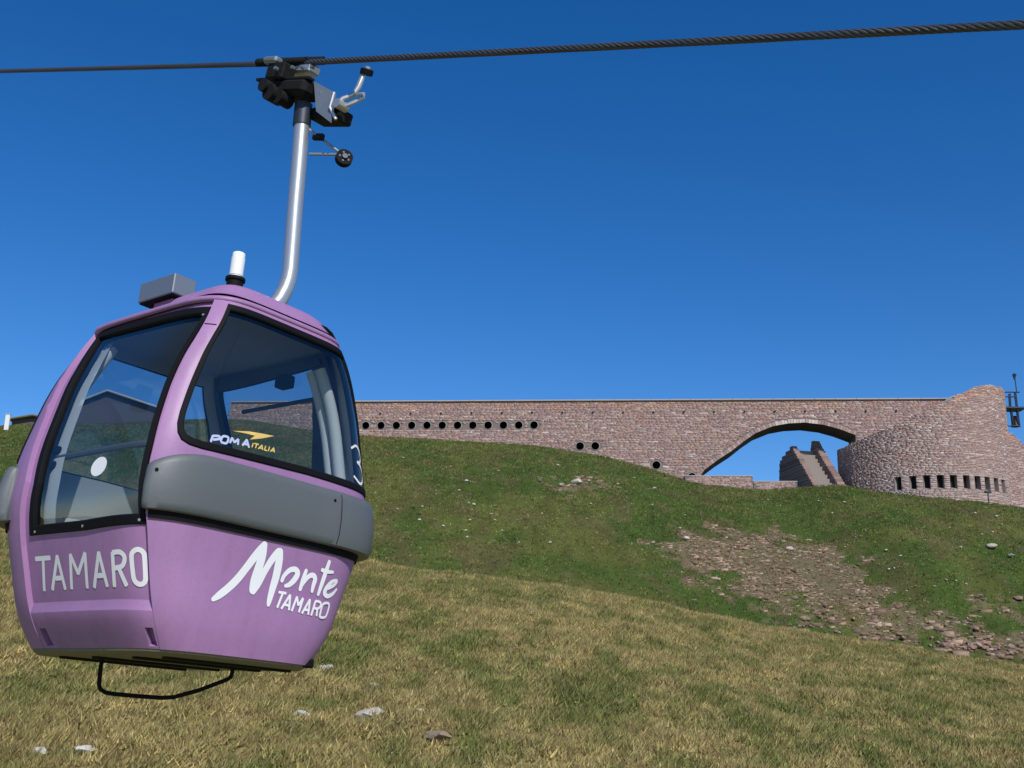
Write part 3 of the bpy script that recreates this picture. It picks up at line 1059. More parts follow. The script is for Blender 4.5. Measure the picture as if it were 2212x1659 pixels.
M_BOARD = mat('dark_board_wall', (.10, .09, .09), .85, noise=.35, nscale=3)
M_ROOF = mat('sheet_roof', (.05, .05, .055), .6, noise=.3)
M_TRIM = mat('pale_trim', (.5, .5, .48), .6, noise=.15)
M_HUT = mat('hut_roof', (.18, .165, .12), .8, noise=.3)
barn = house('gabled_barn', 'dark grey gabled building behind the hill, seen through the gondola\'s door window', 'building', 144, 340, 883, 235, 848, 913, 112.0, 12.0, M_BOARD, M_ROOF, M_TRIM)
hut = house('small_hut', 'low hut with shallow roof on the hill crest at the left edge of the photo', 'building', 26, 118, 909, 74, 901, 917, 108.0, 7.0, M_BOARD, M_HUT, M_HUT)
pp = ground_at(13, 930, 58)
e = link('white_post', None); e.location = tuple(pp)
tag(e, 'white post on the hill crest at the far left edge of the photo', 'post')
ph = (930 - 893) / FPX * pp[1]
MB().box((0, 0, ph / 2), (.38, .2, ph), None, .03).build('shaft', mat('white_paint', (.75, .75, .74), .6, noise=.1), e)
MB().box((0, 0, ph * .97), (.44, .26, .08), None, .02).build('cap', M_TRIM, e)
pb = ground_at(1, 934, 58)

# ------------------------------------------------------------------ gondola cabin: surface of rounded-box rings
ZLV = np.array([0, .12, .45, .85, 1.05, 1.35, 1.65, 1.9, 2.1])
HXV = np.array([.750, .778, .803, .832, .845, .822, .806, .790, .727])
HYV = np.array([.609, .692, .826, .922, .910, .851, .762, .645, .551])
_mx, _my = np.gradient(HXV, ZLV), np.gradient(HYV, ZLV)


def herm(z, v, m):
    z = min(max(z, ZLV[0]), ZLV[-1]); i = int(min(max(np.searchsorted(ZLV, z) - 1, 0), len(ZLV) - 2))
    h = ZLV[i + 1] - ZLV[i]; t = (z - ZLV[i]) / h
    return (2 * t**3 - 3 * t**2 + 1) * v[i] + (t**3 - 2 * t**2 + t) * h * m[i] + (-2 * t**3 + 3 * t**2) * v[i + 1] + (t**3 - t**2) * h * m[i + 1]


def G0(u, z):
    """u: 0 = middle of the bumper end facing right, -2 = door towards the viewer, 2 = far door, 4 = other end"""
    k = math.floor((u + 1) / 2); s = u - 2 * k
    t = k * math.pi / 2 + math.atan(s)
    c, s_ = math.cos(t), math.sin(t)
    r = (abs(c) ** 5 + abs(s_) ** 5) ** -.2
    return np.array([herm(z, HXV, _mx) * c * r, herm(z, HYV, _my) * s_ * r, z])


def GS(u, z, off=0.0):
    p = G0(u, z)
    if off:
        e = 2e-3
        a = G0(u + e, z) - G0(u - e, z)
        z0, z1 = max(z - e, 0), min(z + e, 2.1)
        b = G0(u, z1) - G0(u, z0)
        n = np.cross(a, b); p = p + n / np.linalg.norm(n) * off
    return p


gon = link('gondola_cabin', None)
gon.location = (-2.055, 7.0, .098)
GM = Matrix.Rotation(rad(-38.0), 3, 'Z') @ Matrix.Rotation(rad(-3.51), 3, 'X')
gon.rotation_euler = GM.to_euler()
tag(gon, 'lilac cable car gondola with tinted windows and grey bumpers hanging from the cable', 'gondola')
GMn = np.array([list(r) for r in GM]); GO = np.array(gon.location)


def to_loc(w):
    return GMn.T @ (np.asarray(w) - GO)


def LW(px, py, Y):
    return to_loc(U(px, py, Y))


# paint etc.
def paint():
    m = bpy.data.materials.new('lilac_paint'); m.use_nodes = True
    nt = m.node_tree; b = nt.nodes['Principled BSDF']
    tc = nt.nodes.new('ShaderNodeTexCoord')
    n1 = nt.nodes.new('ShaderNodeTexNoise'); n1.inputs['Scale'].default_value = 1.7; n1.inputs['Detail'].default_value = 4
    n2 = nt.nodes.new('ShaderNodeTexNoise'); n2.inputs['Scale'].default_value = 14; n2.inputs['Detail'].default_value = 8
    mp = nt.nodes.new('ShaderNodeMapping'); mp.inputs['Scale'].default_value = (1, 1, .16)
    nt.links.new(tc.outputs['Object'], n1.inputs['Vector']); nt.links.new(tc.outputs['Object'], mp.inputs['Vector']); nt.links.new(mp.outputs[0], n2.inputs['Vector'])
    r1 = nt.nodes.new('ShaderNodeValToRGB')
    r1.color_ramp.elements[0].position = .3; r1.color_ramp.elements[1].position = .7
    r1.color_ramp.elements[0].color = (*PAINT_A, 1); r1.color_ramp.elements[1].color = (*PAINT_B, 1)
    r2 = nt.nodes.new('ShaderNodeValToRGB')
    r2.color_ramp.elements[0].position = .28; r2.color_ramp.elements[1].position = .55
    r2.color_ramp.elements[0].color = (.93, .92, .93, 1); r2.color_ramp.elements[1].color = (1, 1, 1, 1)
    mx = nt.nodes.new('ShaderNodeMix'); mx.data_type = 'RGBA'; mx.blend_type = 'MULTIPLY'; mx.inputs['Factor'].default_value = 1
    nt.links.new(n1.outputs['Fac'], r1.inputs[0]); nt.links.new(n2.outputs['Fac'], r2.inputs[0])
    nt.links.new(r1.outputs[0], mx.inputs[6]); nt.links.new(r2.outputs[0], mx.inputs[7])
    nt.links.new(mx.outputs[2], b.inputs['Base Color'])
    n3 = nt.nodes.new('ShaderNodeTexNoise'); n3.inputs['Scale'].default_value = 55; n3.inputs['Detail'].default_value = 10
    nt.links.new(tc.outputs['Object'], n3.inputs['Vector'])
    r3 = nt.nodes.new('ShaderNodeValToRGB'); r3.color_ramp.elements[0].position = .36; r3.color_ramp.elements[1].position = .46
    r3.color_ramp.elements[0].color = (.86, .86, .84, 1); r3.color_ramp.elements[1].color = (1, 1, 1, 1)
    mx3 = nt.nodes.new('ShaderNodeMix'); mx3.data_type = 'RGBA'; mx3.blend_type = 'MULTIPLY'; mx3.inputs['Factor'].default_value = .4
    nt.links.new(n3.outputs['Fac'], r3.inputs[0]); nt.links.new(mx.outputs[2], mx3.inputs[6]); nt.links.new(r3.outputs[0], mx3.inputs[7])
    nt.links.new(mx3.outputs[2], b.inputs['Base Color'])
    rr = nt.nodes.new('ShaderNodeMapRange'); rr.inputs['To Min'].default_value = .62; rr.inputs['To Max'].default_value = .40
    nt.links.new(n2.outputs['Fac'], rr.inputs['Value']); nt.links.new(rr.outputs[0], b.inputs['Roughness'])
    b.inputs['Specular IOR Level'].default_value = .35
    b.inputs['Coat Weight'].default_value = .08; b.inputs['Coat Roughness'].default_value = .3
    return m


PAINT_A, PAINT_B = (.300, .158, .330), (.352, .190, .378)
M_PAINT = paint()
M_RUB = mat('black_rubber', (.006, .006, .008), .7, noise=.3, nscale=20, spec=.14)
M_BUMP = mat('grey_bumper_plastic', (.132, .147, .156), .5, noise=.0, col2=(.066, .076, .085), nscale=3.0, bump=.05, bscale=40, detail=10)
M_GLASS = glass('tinted_glass', (.66, .71, .74), 1.5)
M_POST = mat('interior_post', (.74, .77, .77), .6, noise=.12, nscale=6)
M_LINE = mat('interior_lining', (.36, .39, .40), .6, noise=.15, nscale=6)
M_CEIL = mat('interior_ceiling', (.33, .355, .365), .7, noise=.2, nscale=4)
M_WHITE = mat('white_vinyl', (.80, .81, .83), .5, noise=.06, nscale=8)
M_YEL = mat('yellow_vinyl', (.72, .50, .15), .5, noise=.1)
M_LBLUE = mat('pale_blue_vinyl', (.50, .55, .80), .5, noise=.15, nscale=9)
M_ALU = mat('galvanised_tube', (.52, .53, .54), .38, .65, noise=.12, nscale=7)
M_ALUP = mat('grey_sheet_metal', (.30, .33, .36), .45, .6, noise=.3, nscale=6)
M_IRON = mat('greasy_iron', (.018, .018, .019), .7, .0, noise=.5, nscale=18, bump=.3, spec=.12)
M_PAN = mat('floor_pan', (.22, .20, .14), .6, .1, noise=.6, nscale=5, bump=.3)
M_DLINE = mat('door_inner_frame', (.035, .04, .045), .6, noise=.2)
M_SEAT = mat('seat_shell', (.72, .74, .71), .55, noise=.1)


def patch(name, outer, holes, mat_, off=0.0, step=.055, parent=gon, smooth=True, lines=()):
    of = off if callable(off) else (lambda u, z: off)
    vv, tt = cdt_patch(outer, holes, lambda u, z: GS(u, z, of(u, z)), step, lines=lines)
    return link(name, mesh(vv, tt, smooth), parent, mat_)


def dense(L, step=.03):
    q = []
    for i in range(len(L)):
        a, b = np.array(L[i], float), np.array(L[(i + 1) % len(L)], float)
        k = max(1, int(np.ceil(np.linalg.norm(b - a) / step)))
        q += [a + (b - a) * t / k for t in range(k)]
    return np.array(q)


def inset(L, d):
    """move a closed (u,z) loop inwards by d metres (u unit ~0.8 m)"""
    P = dense(L); n = len(P); Q = P * np.array([.8, 1.0])
    ar = np.sum(Q[:, 0] * np.roll(Q[:, 1], -1) - np.roll(Q[:, 0], -1) * Q[:, 1])
    t = np.roll(Q, -1, 0) - np.roll(Q, 1, 0); t /= np.linalg.norm(t, axis=1)[:, None] + 1e-9
    nrm = np.stack([-t[:, 1], t[:, 0]], 1) * (1 if ar > 0 else -1)
    R_ = Q + nrm * d
    return R_ / np.array([.8, 1.0])


def gasket(name, loop, w, parent, out=.010, inn=-.055, base=0.0, m=None):
    """black frame: from the loop inwards by w metres, wrapping to the inside"""
    a, b = dense(loop), inset(loop, w)
    n = len(a); V, Fc = [], []
    rows = [(a, .0005), (inset(loop, .006), out), (inset(loop, w - .006), out), (b, out - .006), (b, inn), (a, inn)]
    for L, o in rows: V += [GS(p[0], p[1], o + base) for p in L]
    for k in range(len(rows) - 1):
        for i in range(n): Fc.append((k * n + i, k * n + (i + 1) % n, (k + 1) * n + (i + 1) % n, (k + 1) * n + i))
    return link(name, mesh(V, Fc, False), parent, m or M_RUB)


def twin(o, parent):
    """the same part on the opposite side of the cabin (half a turn)"""
    c = o.copy(); COL.objects.link(c); c.parent = parent
    if parent is gon: c.rotation_euler = (0, 0, math.pi)
    for ch in list(o.children):
        d = ch.copy(); COL.objects.link(d); d.parent = c
    return c


# outlines in (u, z)
ZTOP = 2.075
doorL = [(.0, -.52), (.3, -.50), (.6, -.49), (.95, -.46), (1.2, -.52), (1.5, -.60), (1.75, -.70), (1.9, -.78), (ZTOP, -.90)]   # (z, s) far edge of the door


def dl(z): return float(np.interp(z, [a for a, b in doorL], [b for a, b in doorL]))


SEAM = .985
door_out = [(-2 + SEAM + .02, 0.0), (-2 + SEAM + .02, .6), (-2 + .955, .99), (-2 + .965, 1.3), (-2 + .97, ZTOP)] + [(-2 + s - .03, z) for z, s in reversed(doorL)]
end_out = [(-1.0 + (SEAM - 1) + .006, 0.0)] + [(2 + dl(z) - .008, z) for z in np.linspace(0, ZTOP, 12)] + [(-2 + .957, ZTOP), (-2 + .952, 1.3), (-2 + .942, .99), (-2 + .992, .6)]
win_end = [(-.84, 2.025), (-.868, 1.8), (-.878, 1.6), (-.893, 1.42), (-.902, 1.28), (-.898, 1.21), (-.875, 1.155), (-.83, 1.115), (-.76, 1.094), (-.66, 1.086), (-.5, 1.088), (.2, 1.105), (.8, 1.10), (1.12, 1.098), (1.17, 1.11), (1.185, 1.15),
           (1.15, 1.4), (1.08, 1.7), (1.0, 1.9), (.94, 2.0), (.90, 2.02)]
win_door = [(-2 + .925, 2.02), (-2 - .77, 2.06), (-2 - .66, 1.88), (-2 - .575, 1.73), (-2 - .495, 1.452), (-2 - .44, 1.157), (-2 - .395, .923), (-2 - .415, .615), (-2 + .30, .61), (-2 + .968, .632), (-2 + .918, .997), (-2 + .905, 1.19), (-2 + .895, 1.463), (-2 + .91, 1.842)]
notch1 = [(-2 - .475, .0), (-2 - .40, .0), (-2 - .415, .10), (-2 - .475, .10)]
pk = [[(-2 - .46, .012), (-2 - .36, .012), (-2 - .37, .105), (-2 - .46, .105)], [(-2 + .86, .012), (-2 + .96, .012), (-2 + .955, .105), (-2 + .86, .105)]]


DREC = .034


def door_off(u, z):
    t = min(max((z - .19) / .045, 0), 1)
    return -.003 * (1 - t) - DREC * t


# --- near door
def make_door():
    d = patch('door', door_out, [inset(win_door, .045).tolist()] + pk, M_PAINT, door_off, lines=[[(-2 - .545, z), (-2 + SEAM + .015, z)] for z in (.186, .192, .232, .238)])
    d.data.set_sharp_from_angle(angle=rad(16))
    g = gasket('window_frame', win_door, .058, d, out=.012, inn=-.05, base=-DREC)
    patch('glass_pane', inset(win_door, .050).tolist(), [], M_GLASS, -DREC - .010, .09, d)
    patch('door_lining', inset(door_out, .012).tolist(), [inset(win_door, .05).tolist()], M_DLINE, -.088, .09, d)
    for k, P in enumerate(pk):                                       # latch pockets at the foot of the door
        Q = dense(P, .05); n = len(Q); V = [GS(*p, door_off(*p)) for p in Q] + [GS(*p, -.045) for p in Q]
        Fc = [(i, (i + 1) % n, n + (i + 1) % n, n + i) for i in range(n)] + [tuple(range(n, 2 * n))]
        link('latch_pocket', mesh(V, Fc), d, M_PAINT)
    zz_ = np.linspace(.66, 2.0, 24); ed = [(z, float(np.interp(z, [.615, .923, 1.157, 1.452, 1.73, 1.88, 2.06], [-.415, -.395, -.44, -.495, -.575, -.66, -.77]))) for z in zz_]
    patch('door_post', [(-2 + s + .02, z) for z, s in ed] + [(-2 + s + .20, z) for z, s in reversed(ed)], [], M_POST, -.098, .06, d)
    # rail across the window, inside
    pts = [GS(-2 + s, 1.125, -.115) for s in np.linspace(-.36, .88, 16)]
    MB().tube(pts, .020, 8).build('grab_rail', M_ALUP, d, True)
    for z in (1.165, 1.065):
        p = GS(-2 - .345, z, -.085); MB().box(p, (.045, .05, .05), None, .012).build('rail_bracket', M_RUB, d)
    for u_, z_ in ((-.33, .60 + .035), (.28, .636), (.90, .655), (.86, 1.95)):
        p = GS(-2 + u_, z_, -DREC + .006); q = GS(-2 + u_, z_, -DREC + .015)
        MB().tube([p, q], .008, 8).build('screw', M_ALU, d)
    return d


door = make_door()
# --- end panel with big window
end = patch('end_panel', end_out, [inset(win_end, .030).tolist()], M_PAINT, 0.0)
gasket('window_frame', win_end, .046, end, out=.010, inn=-.05)
patch('glass_pane', inset(win_end, .034).tolist(), [], M_GLASS, -.008, .07, end)
patch('end_lining', inset(end_out, .006).tolist(), [inset(win_end, .036).tolist()], M_LINE, -.052, .09, end)
bmx = bmesh.new(); bmx.from_mesh(end.data)                          # folded edge of the end panel
bmx.edges.ensure_lookup_table()
EB = dense(end_out, .04); n = len(EB)
vs1 = [bmx.verts.new(GS(*p, 0)) for p in EB]; vs2 = [bmx.verts.new(GS(*p, -.040)) for p in EB]
for i in range(n): bmx.faces.new((vs1[i], vs1[(i + 1) % n], vs2[(i + 1) % n], vs2[i]))
bmx.to_mesh(end.data); bmx.free()
MB().tube([GS(1.30, z, -.115) for z in np.linspace(1.0, 1.98, 14)], .040, 10, True).build('corner_post', M_POST, end, True)
MB().tube([GS(1.44, z, -.13) for z in np.linspace(1.0, 1.98, 14)], .034, 10, True).build('corner_post', M_POST, end, True)
MB().tube([GS(u_, 1.86, .0015) for u_ in np.linspace(-1.03, -.885, 10)], .003, 6).build('pillar_seam', M_RUB, end)
far_door = twin(door, gon)
far_end = twin(end, gon)
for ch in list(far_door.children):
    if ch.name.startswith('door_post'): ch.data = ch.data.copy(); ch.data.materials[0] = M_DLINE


# --- bumper
def make_bumper():
    prof = [(0, -.004), (0, .030), (.03, .044), (.15, .049), (.5, .044), (.85, .034), (.97, .026), (1, .014), (1, -.004)]
    us = np.concatenate([np.linspace(-1.062, -1.02, 4), np.linspace(-.99, 1.3, 60), np.linspace(1.31, 1.34, 3)])
    V, Fc = [], []
    for k, u in enumerate(us):
        zt = .965 + .09 * (1 - max(0, min(1, (-.55 - u) / .5)) ** 2)
        zb = .715
        e = min(1, min(k, len(us) - 1 - k) / 3.0); e = .35 + .65 * math.sqrt(e)
        for t, o in prof: V.append(GS(u, zb + (zt - zb) * (.5 + (t - .5) * (.9 + .1 * e)), o * e * (1 + .75 * min(max((u - .35) / .5, 0), 1)) if o > 0 else o))
    n = len(prof)
    for i in range(len(us) - 1):
        for k in range(n - 1): Fc.append((i * n + k, (i + 1) * n + k, (i + 1) * n + k + 1, i * n + k + 1))
    Fc.append(tuple(range(n))); Fc.append(tuple(reversed(range((len(us) - 1) * n, len(us) * n))))
    b = link('bumper', mesh(V, Fc, True), gon, M_BUMP)
    b.data.set_sharp_from_angle(angle=rad(50))
    patch('seal_and_shadow_strip', [(-1.0, .672), (1.3, .672), (1.3, .722), (-1.0, .722)], [], M_RUB, .012, .06, b)  # black strip is rubber seal and painted shadow of the bumper in one
    for u_, z_, o in ((-.965, .925, .036), (.44, .99, .037), (.545, .975, .039), (.60, .965, .040)):
        MB().tube([GS(u_, z_, o - .02), GS(u_, z_, o + .004)], .011 if u_ in (-.965, .44) else .006, 8).build('bolt', M_RUB, b)
    # joint of the corner piece
    pts = [GS(.50, z, np.interp(z, [.715, .73, .785, .9, 1.0, 1.05], [.036, .058, .066, .060, .046, .032])) for z in np.linspace(.73, 1.035, 12)]
    MB().tube(pts, .0022, 5).build('joint', M_RUB, b)
    return b


bumper = make_bumper()
twin(bumper, gon)


# --- roof
def ring_pts(f, z, n=96, hx=.74, hy=.565, ox=0.0):
    out = []
    for i in range(n):
        t = 2 * math.pi * i / n; c, s = math.cos(t), math.sin(t); r = (abs(c) ** 5 + abs(s) ** 5) ** -.2
        out.append(np.array([hx * c * r * f, hy * s * r * f, z]))
    return out


rv, rf = [], []
roof_prof = [(.985, 2.045), (1.012, 2.05), (1.018, 2.066), (1.0, 2.082), (.965, 2.092), (.91, 2.099), (.8, 2.106), (.6, 2.112), (.35, 2.115), (.12, 2.115)]
for f, z in roof_prof: rv += ring_pts(f, z)
n = 96
for k in range(len(roof_prof) - 1):
    for i in range(n): rf.append((k * n + i, k * n + (i + 1) % n, (k + 1) * n + (i + 1) % n, (k + 1) * n + i))
rf.append(tuple(range((len(roof_prof) - 1) * n, len(roof_prof) * n)))
roof = link('roof', mesh(rv, rf, True), gon, M_PAINT)
cv = ring_pts(.97, 2.04) + ring_pts(.8, 2.075) + ring_pts(.3, 2.10); cf = []
for k in range(2):
    for i in range(n): cf.append((k * n + i, k * n + (i + 1) % n, (k + 1) * n + (i + 1) % n, (k + 1) * n + i))
cf.append(tuple(range(2 * n, 3 * n)))
link('ceiling', mesh(cv, cf, True), gon, M_CEIL)


def roof_z(x, y):
    r = ((abs(x) / .74) ** 5 + (abs(y) / .565) ** 5) ** .2
    P = roof_prof[3:]
    return float(np.interp(-r, [-a for a, b in P], [b for a, b in P]))


HPF = [(1.12, 2.104), (1.07, 2.116), (1.0, 2.15), (.93, 2.195), (.84, 2.222), (.65, 2.242), (.3, 2.25), (.1, 2.25)]
hv, hf = [], []
for f, z in HPF: hv += [p + np.array([.30, 0, 0]) for p in ring_pts(f, z, 96, .37, .46)]
for k in range(len(HPF) - 1):
    for i in range(96): hf.append((k * 96 + i, k * 96 + (i + 1) % 96, (k + 1) * 96 + (i + 1) % 96, (k + 1) * 96 + i))
hf.append(tuple(range((len(HPF) - 1) * 96, len(HPF) * 96)))
link('roof_hump', mesh(hv, hf, True), roof, M_PAINT)
# raised moulding along the door side, cover strip at the other edge
for sg in (-1, 1):
    pts = [np.array([sg * x, sg * -.50, roof_z(x, -.50) + .006]) for x in np.linspace(-.62, .40, 14)]
    MB().tube(pts, .016, 8).build('roof_moulding', M_PAINT, roof, True)
q = [np.array(p) for p in ((.63, .30, 2.165), (.625, .38, 2.158), (.605, .45, 2.145), (.58, .505, 2.125), (.555, .545, 2.095))]
MB().tube(q, [.012, .02, .022, .022, .016], 8).build('edge_trim', M_RUB, roof)
# equipment box on the roof
bx0 = np.array([.044, -.42, 2.25]); E3 = np.eye(3)
MB().box(bx0 + np.array([-.19, .085, .072]), (.38, .17, .138), None, .006).build('equipment_box', M_ALUP, roof)
MB().box(bx0 + np.array([-.17, .10, -.045]), (.20, .09, .10), None, .004).build('box_bracket', M_PAINT, roof)
MB().box(bx0 + np.array([-.19, .085, -.002]), (.36, .15, .008)).build('box_base', M_RUB, roof)
# white beacon
bp = np.array([.52, -.30, 2.205])
MB().tube([bp, bp + np.array([0, 0, .075])], [.052, .052], 18).build('beacon_base', M_RUB, roof, True)
MB().tube([bp + np.array([0, 0, .066]), bp + np.array([0, 0, .085])], .062, 18).build('beacon_collar', M_RUB, roof, True)
MB().tube([bp + np.array([0, 0, d]) for d in (.085, .10, .102, .222, .224, .250, .256, .257)], [.040, .040, .043, .043, .040, .040, .037, .01], 20).build('beacon', M_WHITE, roof, True)

# --- floor pan
V = ring_pts(1.0, .015, n, .750, .609) + ring_pts(.985, -.012, n, .750, .609) + ring_pts(.95, -.03, n, .750, .609)
Fc = []
for k in range(2):
    for i in range(n): Fc.append((k * n + i, k * n + (i + 1) % n, (k + 1) * n + (i + 1) % n, (k + 1) * n + i))
Fc.append(tuple(range(2 * n, 3 * n)))
pan = link('floor_pan', mesh(V, Fc), gon, M_PAN)
link('floor', mesh(ring_pts(.98, .03, n, .750, .609), [tuple(range(n))]), gon, M_RUB)
for x in (-.45, -.1, .3, .58):
    MB().box((x, 0, -.036), (.05, .9, .018), None, .004).build('cross_rib', M_IRON, pan)
MB().box(GS(.80, .02, -.035) + np.array([-.02, -.02, -.018]), (.09, .20, .055), None, .01).build('corner_buffer', M_RUB, pan)
bar_px = [(223, 1400), (222, 1412), (217, 1445), (214, 1478), (217, 1489), (228, 1496), (245, 1499), (300, 1504), (350, 1507.5), (375, 1506), (430, 1491), (488, 1469), (498, 1463), (502, 1452), (503, 1425), (503, 1412)]
MB().tube([LW(x, y, 6.75) for x, y in bar_px], .0125, 10).build('guard_rail', M_RUB, gon, True)

# --- seats
for sg in (-1, 1):
    s_ = MB()
    R_ = np.diag([sg, sg, 1.0])
    prof = [(.30, .40), (.34, .45), (.60, .43), (.66, .50), (.735, .84), (.755, .85), (.775, .84), (.70, .40)]
    ys = np.linspace(-.62, .62, 12); vv, ff = [], []
    for y in ys:
        for x, z in prof: vv.append(R_ @ np.array([x, y * (1 - .06 * (abs(y) / .62) ** 4), z - .05 * (abs(y) / .62) ** 6]))
    k_ = len(prof)
    for i in range(len(ys) - 1):
        for k in range(k_): ff.append((i * k_ + k, i * k_ + (k + 1) % k_, (i + 1) * k_ + (k + 1) % k_, (i + 1) * k_ + k))
    ff += [tuple(range(k_)), tuple(range((len(ys) - 1) * k_, len(ys) * k_))]
    s_.add(vv, ff).build('bench', M_SEAT, gon, True)
MB().box(GS(2 - .1, 1.955, -.075), (.12, .09, .09), None, .01).build('door_lock', M_RUB, gon)

MONTE=[[[-0.447,0.289,60],[-0.393,0.318,95],[-0.317,0.366,105],[-0.245,0.425,110],[-0.179,0.498,110],[-0.124,0.565,115],[-0.083,0.613,110],[-0.061,0.641,90]],[[-0.061,0.641,90],[-0.065,0.58,120],[-0.079,0.507,130],[-0.099,0.428,130],[-0.105,0.379,110],[-0.1,0.369,90]],[[-0.1,0.369,90],[-0.063,0.418,100],[-0.022,0.494,95],[0.02,0.563,100],[0.06,0.612,105],[0.079,0.622,90]],[[0.079,0.622,90],[0.084,0.565,120],[0.083,0.475,120],[0.071,0.402,105],[0.06,0.333,80],[0.058,0.308,55]],[[0.143,0.457,55],[0.153,0.487,60],[0.191,0.524,70],[0.239,0.536,75],[0.269,0.516,85],[0.254,0.477,85],[0.219,0.444,70],[0.183,0.431,45]],[[0.34,0.542,55],[0.333,0.487,70],[0.327,0.427,55]],[[0.33,0.449,50],[0.372,0.507,65],[0.414,0.523,70],[0.444,0.504,75],[0.444,0.463,65],[0.447,0.429,50]],[[0.537,0.623,60],[0.53,0.549,75],[0.525,0.48,70],[0.519,0.418,50]],[[0.489,0.565,55],[0.543,0.562,55],[0.609,0.567,40]],[[0.612,0.467,50],[0.67,0.492,50],[0.691,0.518,50],[0.666,0.521,45],[0.621,0.502,60],[0.586,0.46,70],[0.589,0.43,70],[0.635,0.419,60],[0.691,0.44,55],[0.725,0.471,40]]]
SMALL=[[[0.135,0.389,34],[0.205,0.39,34]],[[0.174,0.388,34],[0.147,0.301,34]],[[0.188,0.298,34],[0.246,0.385,34]],[[0.246,0.385,34],[0.264,0.298,34]],[[0.213,0.324,34],[0.261,0.323,34]],[[0.293,0.295,34],[0.313,0.381,34]],[[0.313,0.381,34],[0.344,0.333,34]],[[0.344,0.333,34],[0.376,0.379,34]],[[0.376,0.379,34],[0.366,0.295,34]],[[0.401,0.291,34],[0.447,0.379,34]],[[0.447,0.379,34],[0.468,0.29,34]],[[0.422,0.315,34],[0.466,0.316,34]],[[0.503,0.289,34],[0.509,0.376,34]],[[0.509,0.376,34],[0.559,0.375,34],[0.581,0.357,34],[0.559,0.335,34],[0.512,0.333,34]],[[0.551,0.335,34],[0.565,0.291,34]],[[0.622,0.374,34],[0.673,0.377,34],[0.693,0.356,34],[0.691,0.302,34],[0.655,0.288,34],[0.609,0.291,34],[0.6,0.317,34],[0.599,0.358,34],[0.622,0.374,34]]]
TAMARO=[[[-0.388,0.483,62],[-0.187,0.482,62]],[[-0.282,0.482,62],[-0.317,0.304,62]],[[-0.205,0.306,62],[-0.093,0.489,62]],[[-0.093,0.489,62],[-0.036,0.305,62]],[[-0.146,0.368,62],[-0.069,0.368,62]],[[0.047,0.305,62],[0.077,0.489,62]],[[0.077,0.489,62],[0.151,0.384,62]],[[0.151,0.384,62],[0.261,0.49,62]],[[0.261,0.49,62],[0.245,0.305,62]],[[0.332,0.305,62],[0.426,0.488,62]],[[0.426,0.488,62],[0.488,0.308,62]],[[0.381,0.366,62],[0.45,0.367,62]],[[0.57,0.306,62],[0.583,0.482,62]],[[0.583,0.482,62],[0.66,0.484,62],[0.707,0.463,62],[0.703,0.434,62],[0.667,0.409,62],[0.581,0.401,62]],[[0.637,0.403,62],[0.705,0.31,62]],[[0.786,0.457,62],[0.802,0.482,62],[0.84,0.496,62],[0.882,0.497,62],[0.92,0.484,62],[0.933,0.459,62],[0.93,0.365,62],[0.917,0.336,62],[0.883,0.321,62],[0.839,0.32,62],[0.804,0.334,62],[0.79,0.362,62],[0.786,0.457,62]]]
POMA=[[[-0.601,1.142,42],[-0.594,1.179,42]],[[-0.594,1.179,42],[-0.547,1.186,42],[-0.541,1.172,42],[-0.585,1.157,42]],[[-0.525,1.158,42],[-0.517,1.191,42],[-0.475,1.193,42],[-0.482,1.158,42],[-0.525,1.158,42]],[[-0.456,1.165,42],[-0.446,1.198,42]],[[-0.446,1.198,42],[-0.423,1.175,42]],[[-0.423,1.175,42],[-0.395,1.2,42]],[[-0.395,1.2,42],[-0.393,1.168,42]],[[-0.357,1.171,42],[-0.328,1.212,42]],[[-0.328,1.212,42],[-0.303,1.17,42]],[[-0.346,1.183,42],[-0.314,1.185,42]]]
ITALIA=[[[-0.279,1.177,24],[-0.272,1.203,24]],[[-0.262,1.204,24],[-0.227,1.205,24]],[[-0.242,1.205,24],[-0.25,1.179,24]],[[-0.227,1.178,24],[-0.199,1.207,24]],[[-0.199,1.207,24],[-0.189,1.18,24]],[[-0.218,1.186,24],[-0.192,1.188,24]],[[-0.167,1.208,24],[-0.176,1.182,24]],[[-0.176,1.182,24],[-0.152,1.183,24]],[[-0.135,1.21,24],[-0.142,1.183,24]],[[-0.124,1.184,24],[-0.098,1.212,24]],[[-0.098,1.212,24],[-0.09,1.186,24]],[[-0.117,1.192,24],[-0.092,1.194,24]]]
SWOOSH=[[[-0.449,1.24,1],[-0.327,1.265,1],[-0.225,1.276,1],[-0.1,1.286,1],[-0.204,1.248,1],[-0.304,1.219,1],[-0.265,1.251,1],[-0.344,1.248,1]]]

# --- lettering
def catmull(P, n=8):
    P = [np.array(p, float) for p in P]
    if len(P) < 3:
        return [P[0] + (P[1] - P[0]) * t for t in np.linspace(0, 1, n * 2)]
    closed = np.allclose(P[0][:2], P[-1][:2])
    Q = [P[-2] if closed else 2 * P[0] - P[1]] + P + [P[1] if closed else 2 * P[-1] - P[-2]]
    out = []
    for i in range(1, len(Q) - 2):
        a, b, c, d = Q[i - 1], Q[i], Q[i + 1], Q[i + 2]
        for t in np.linspace(0, 1, n, endpoint=False):
            out.append(.5 * ((2 * b) + (c - a) * t + (2 * a - 5 * b + 4 * c - d) * t * t + (3 * b - a - 3 * c + d) * t ** 3))
    out.append(P[-1])
    return out


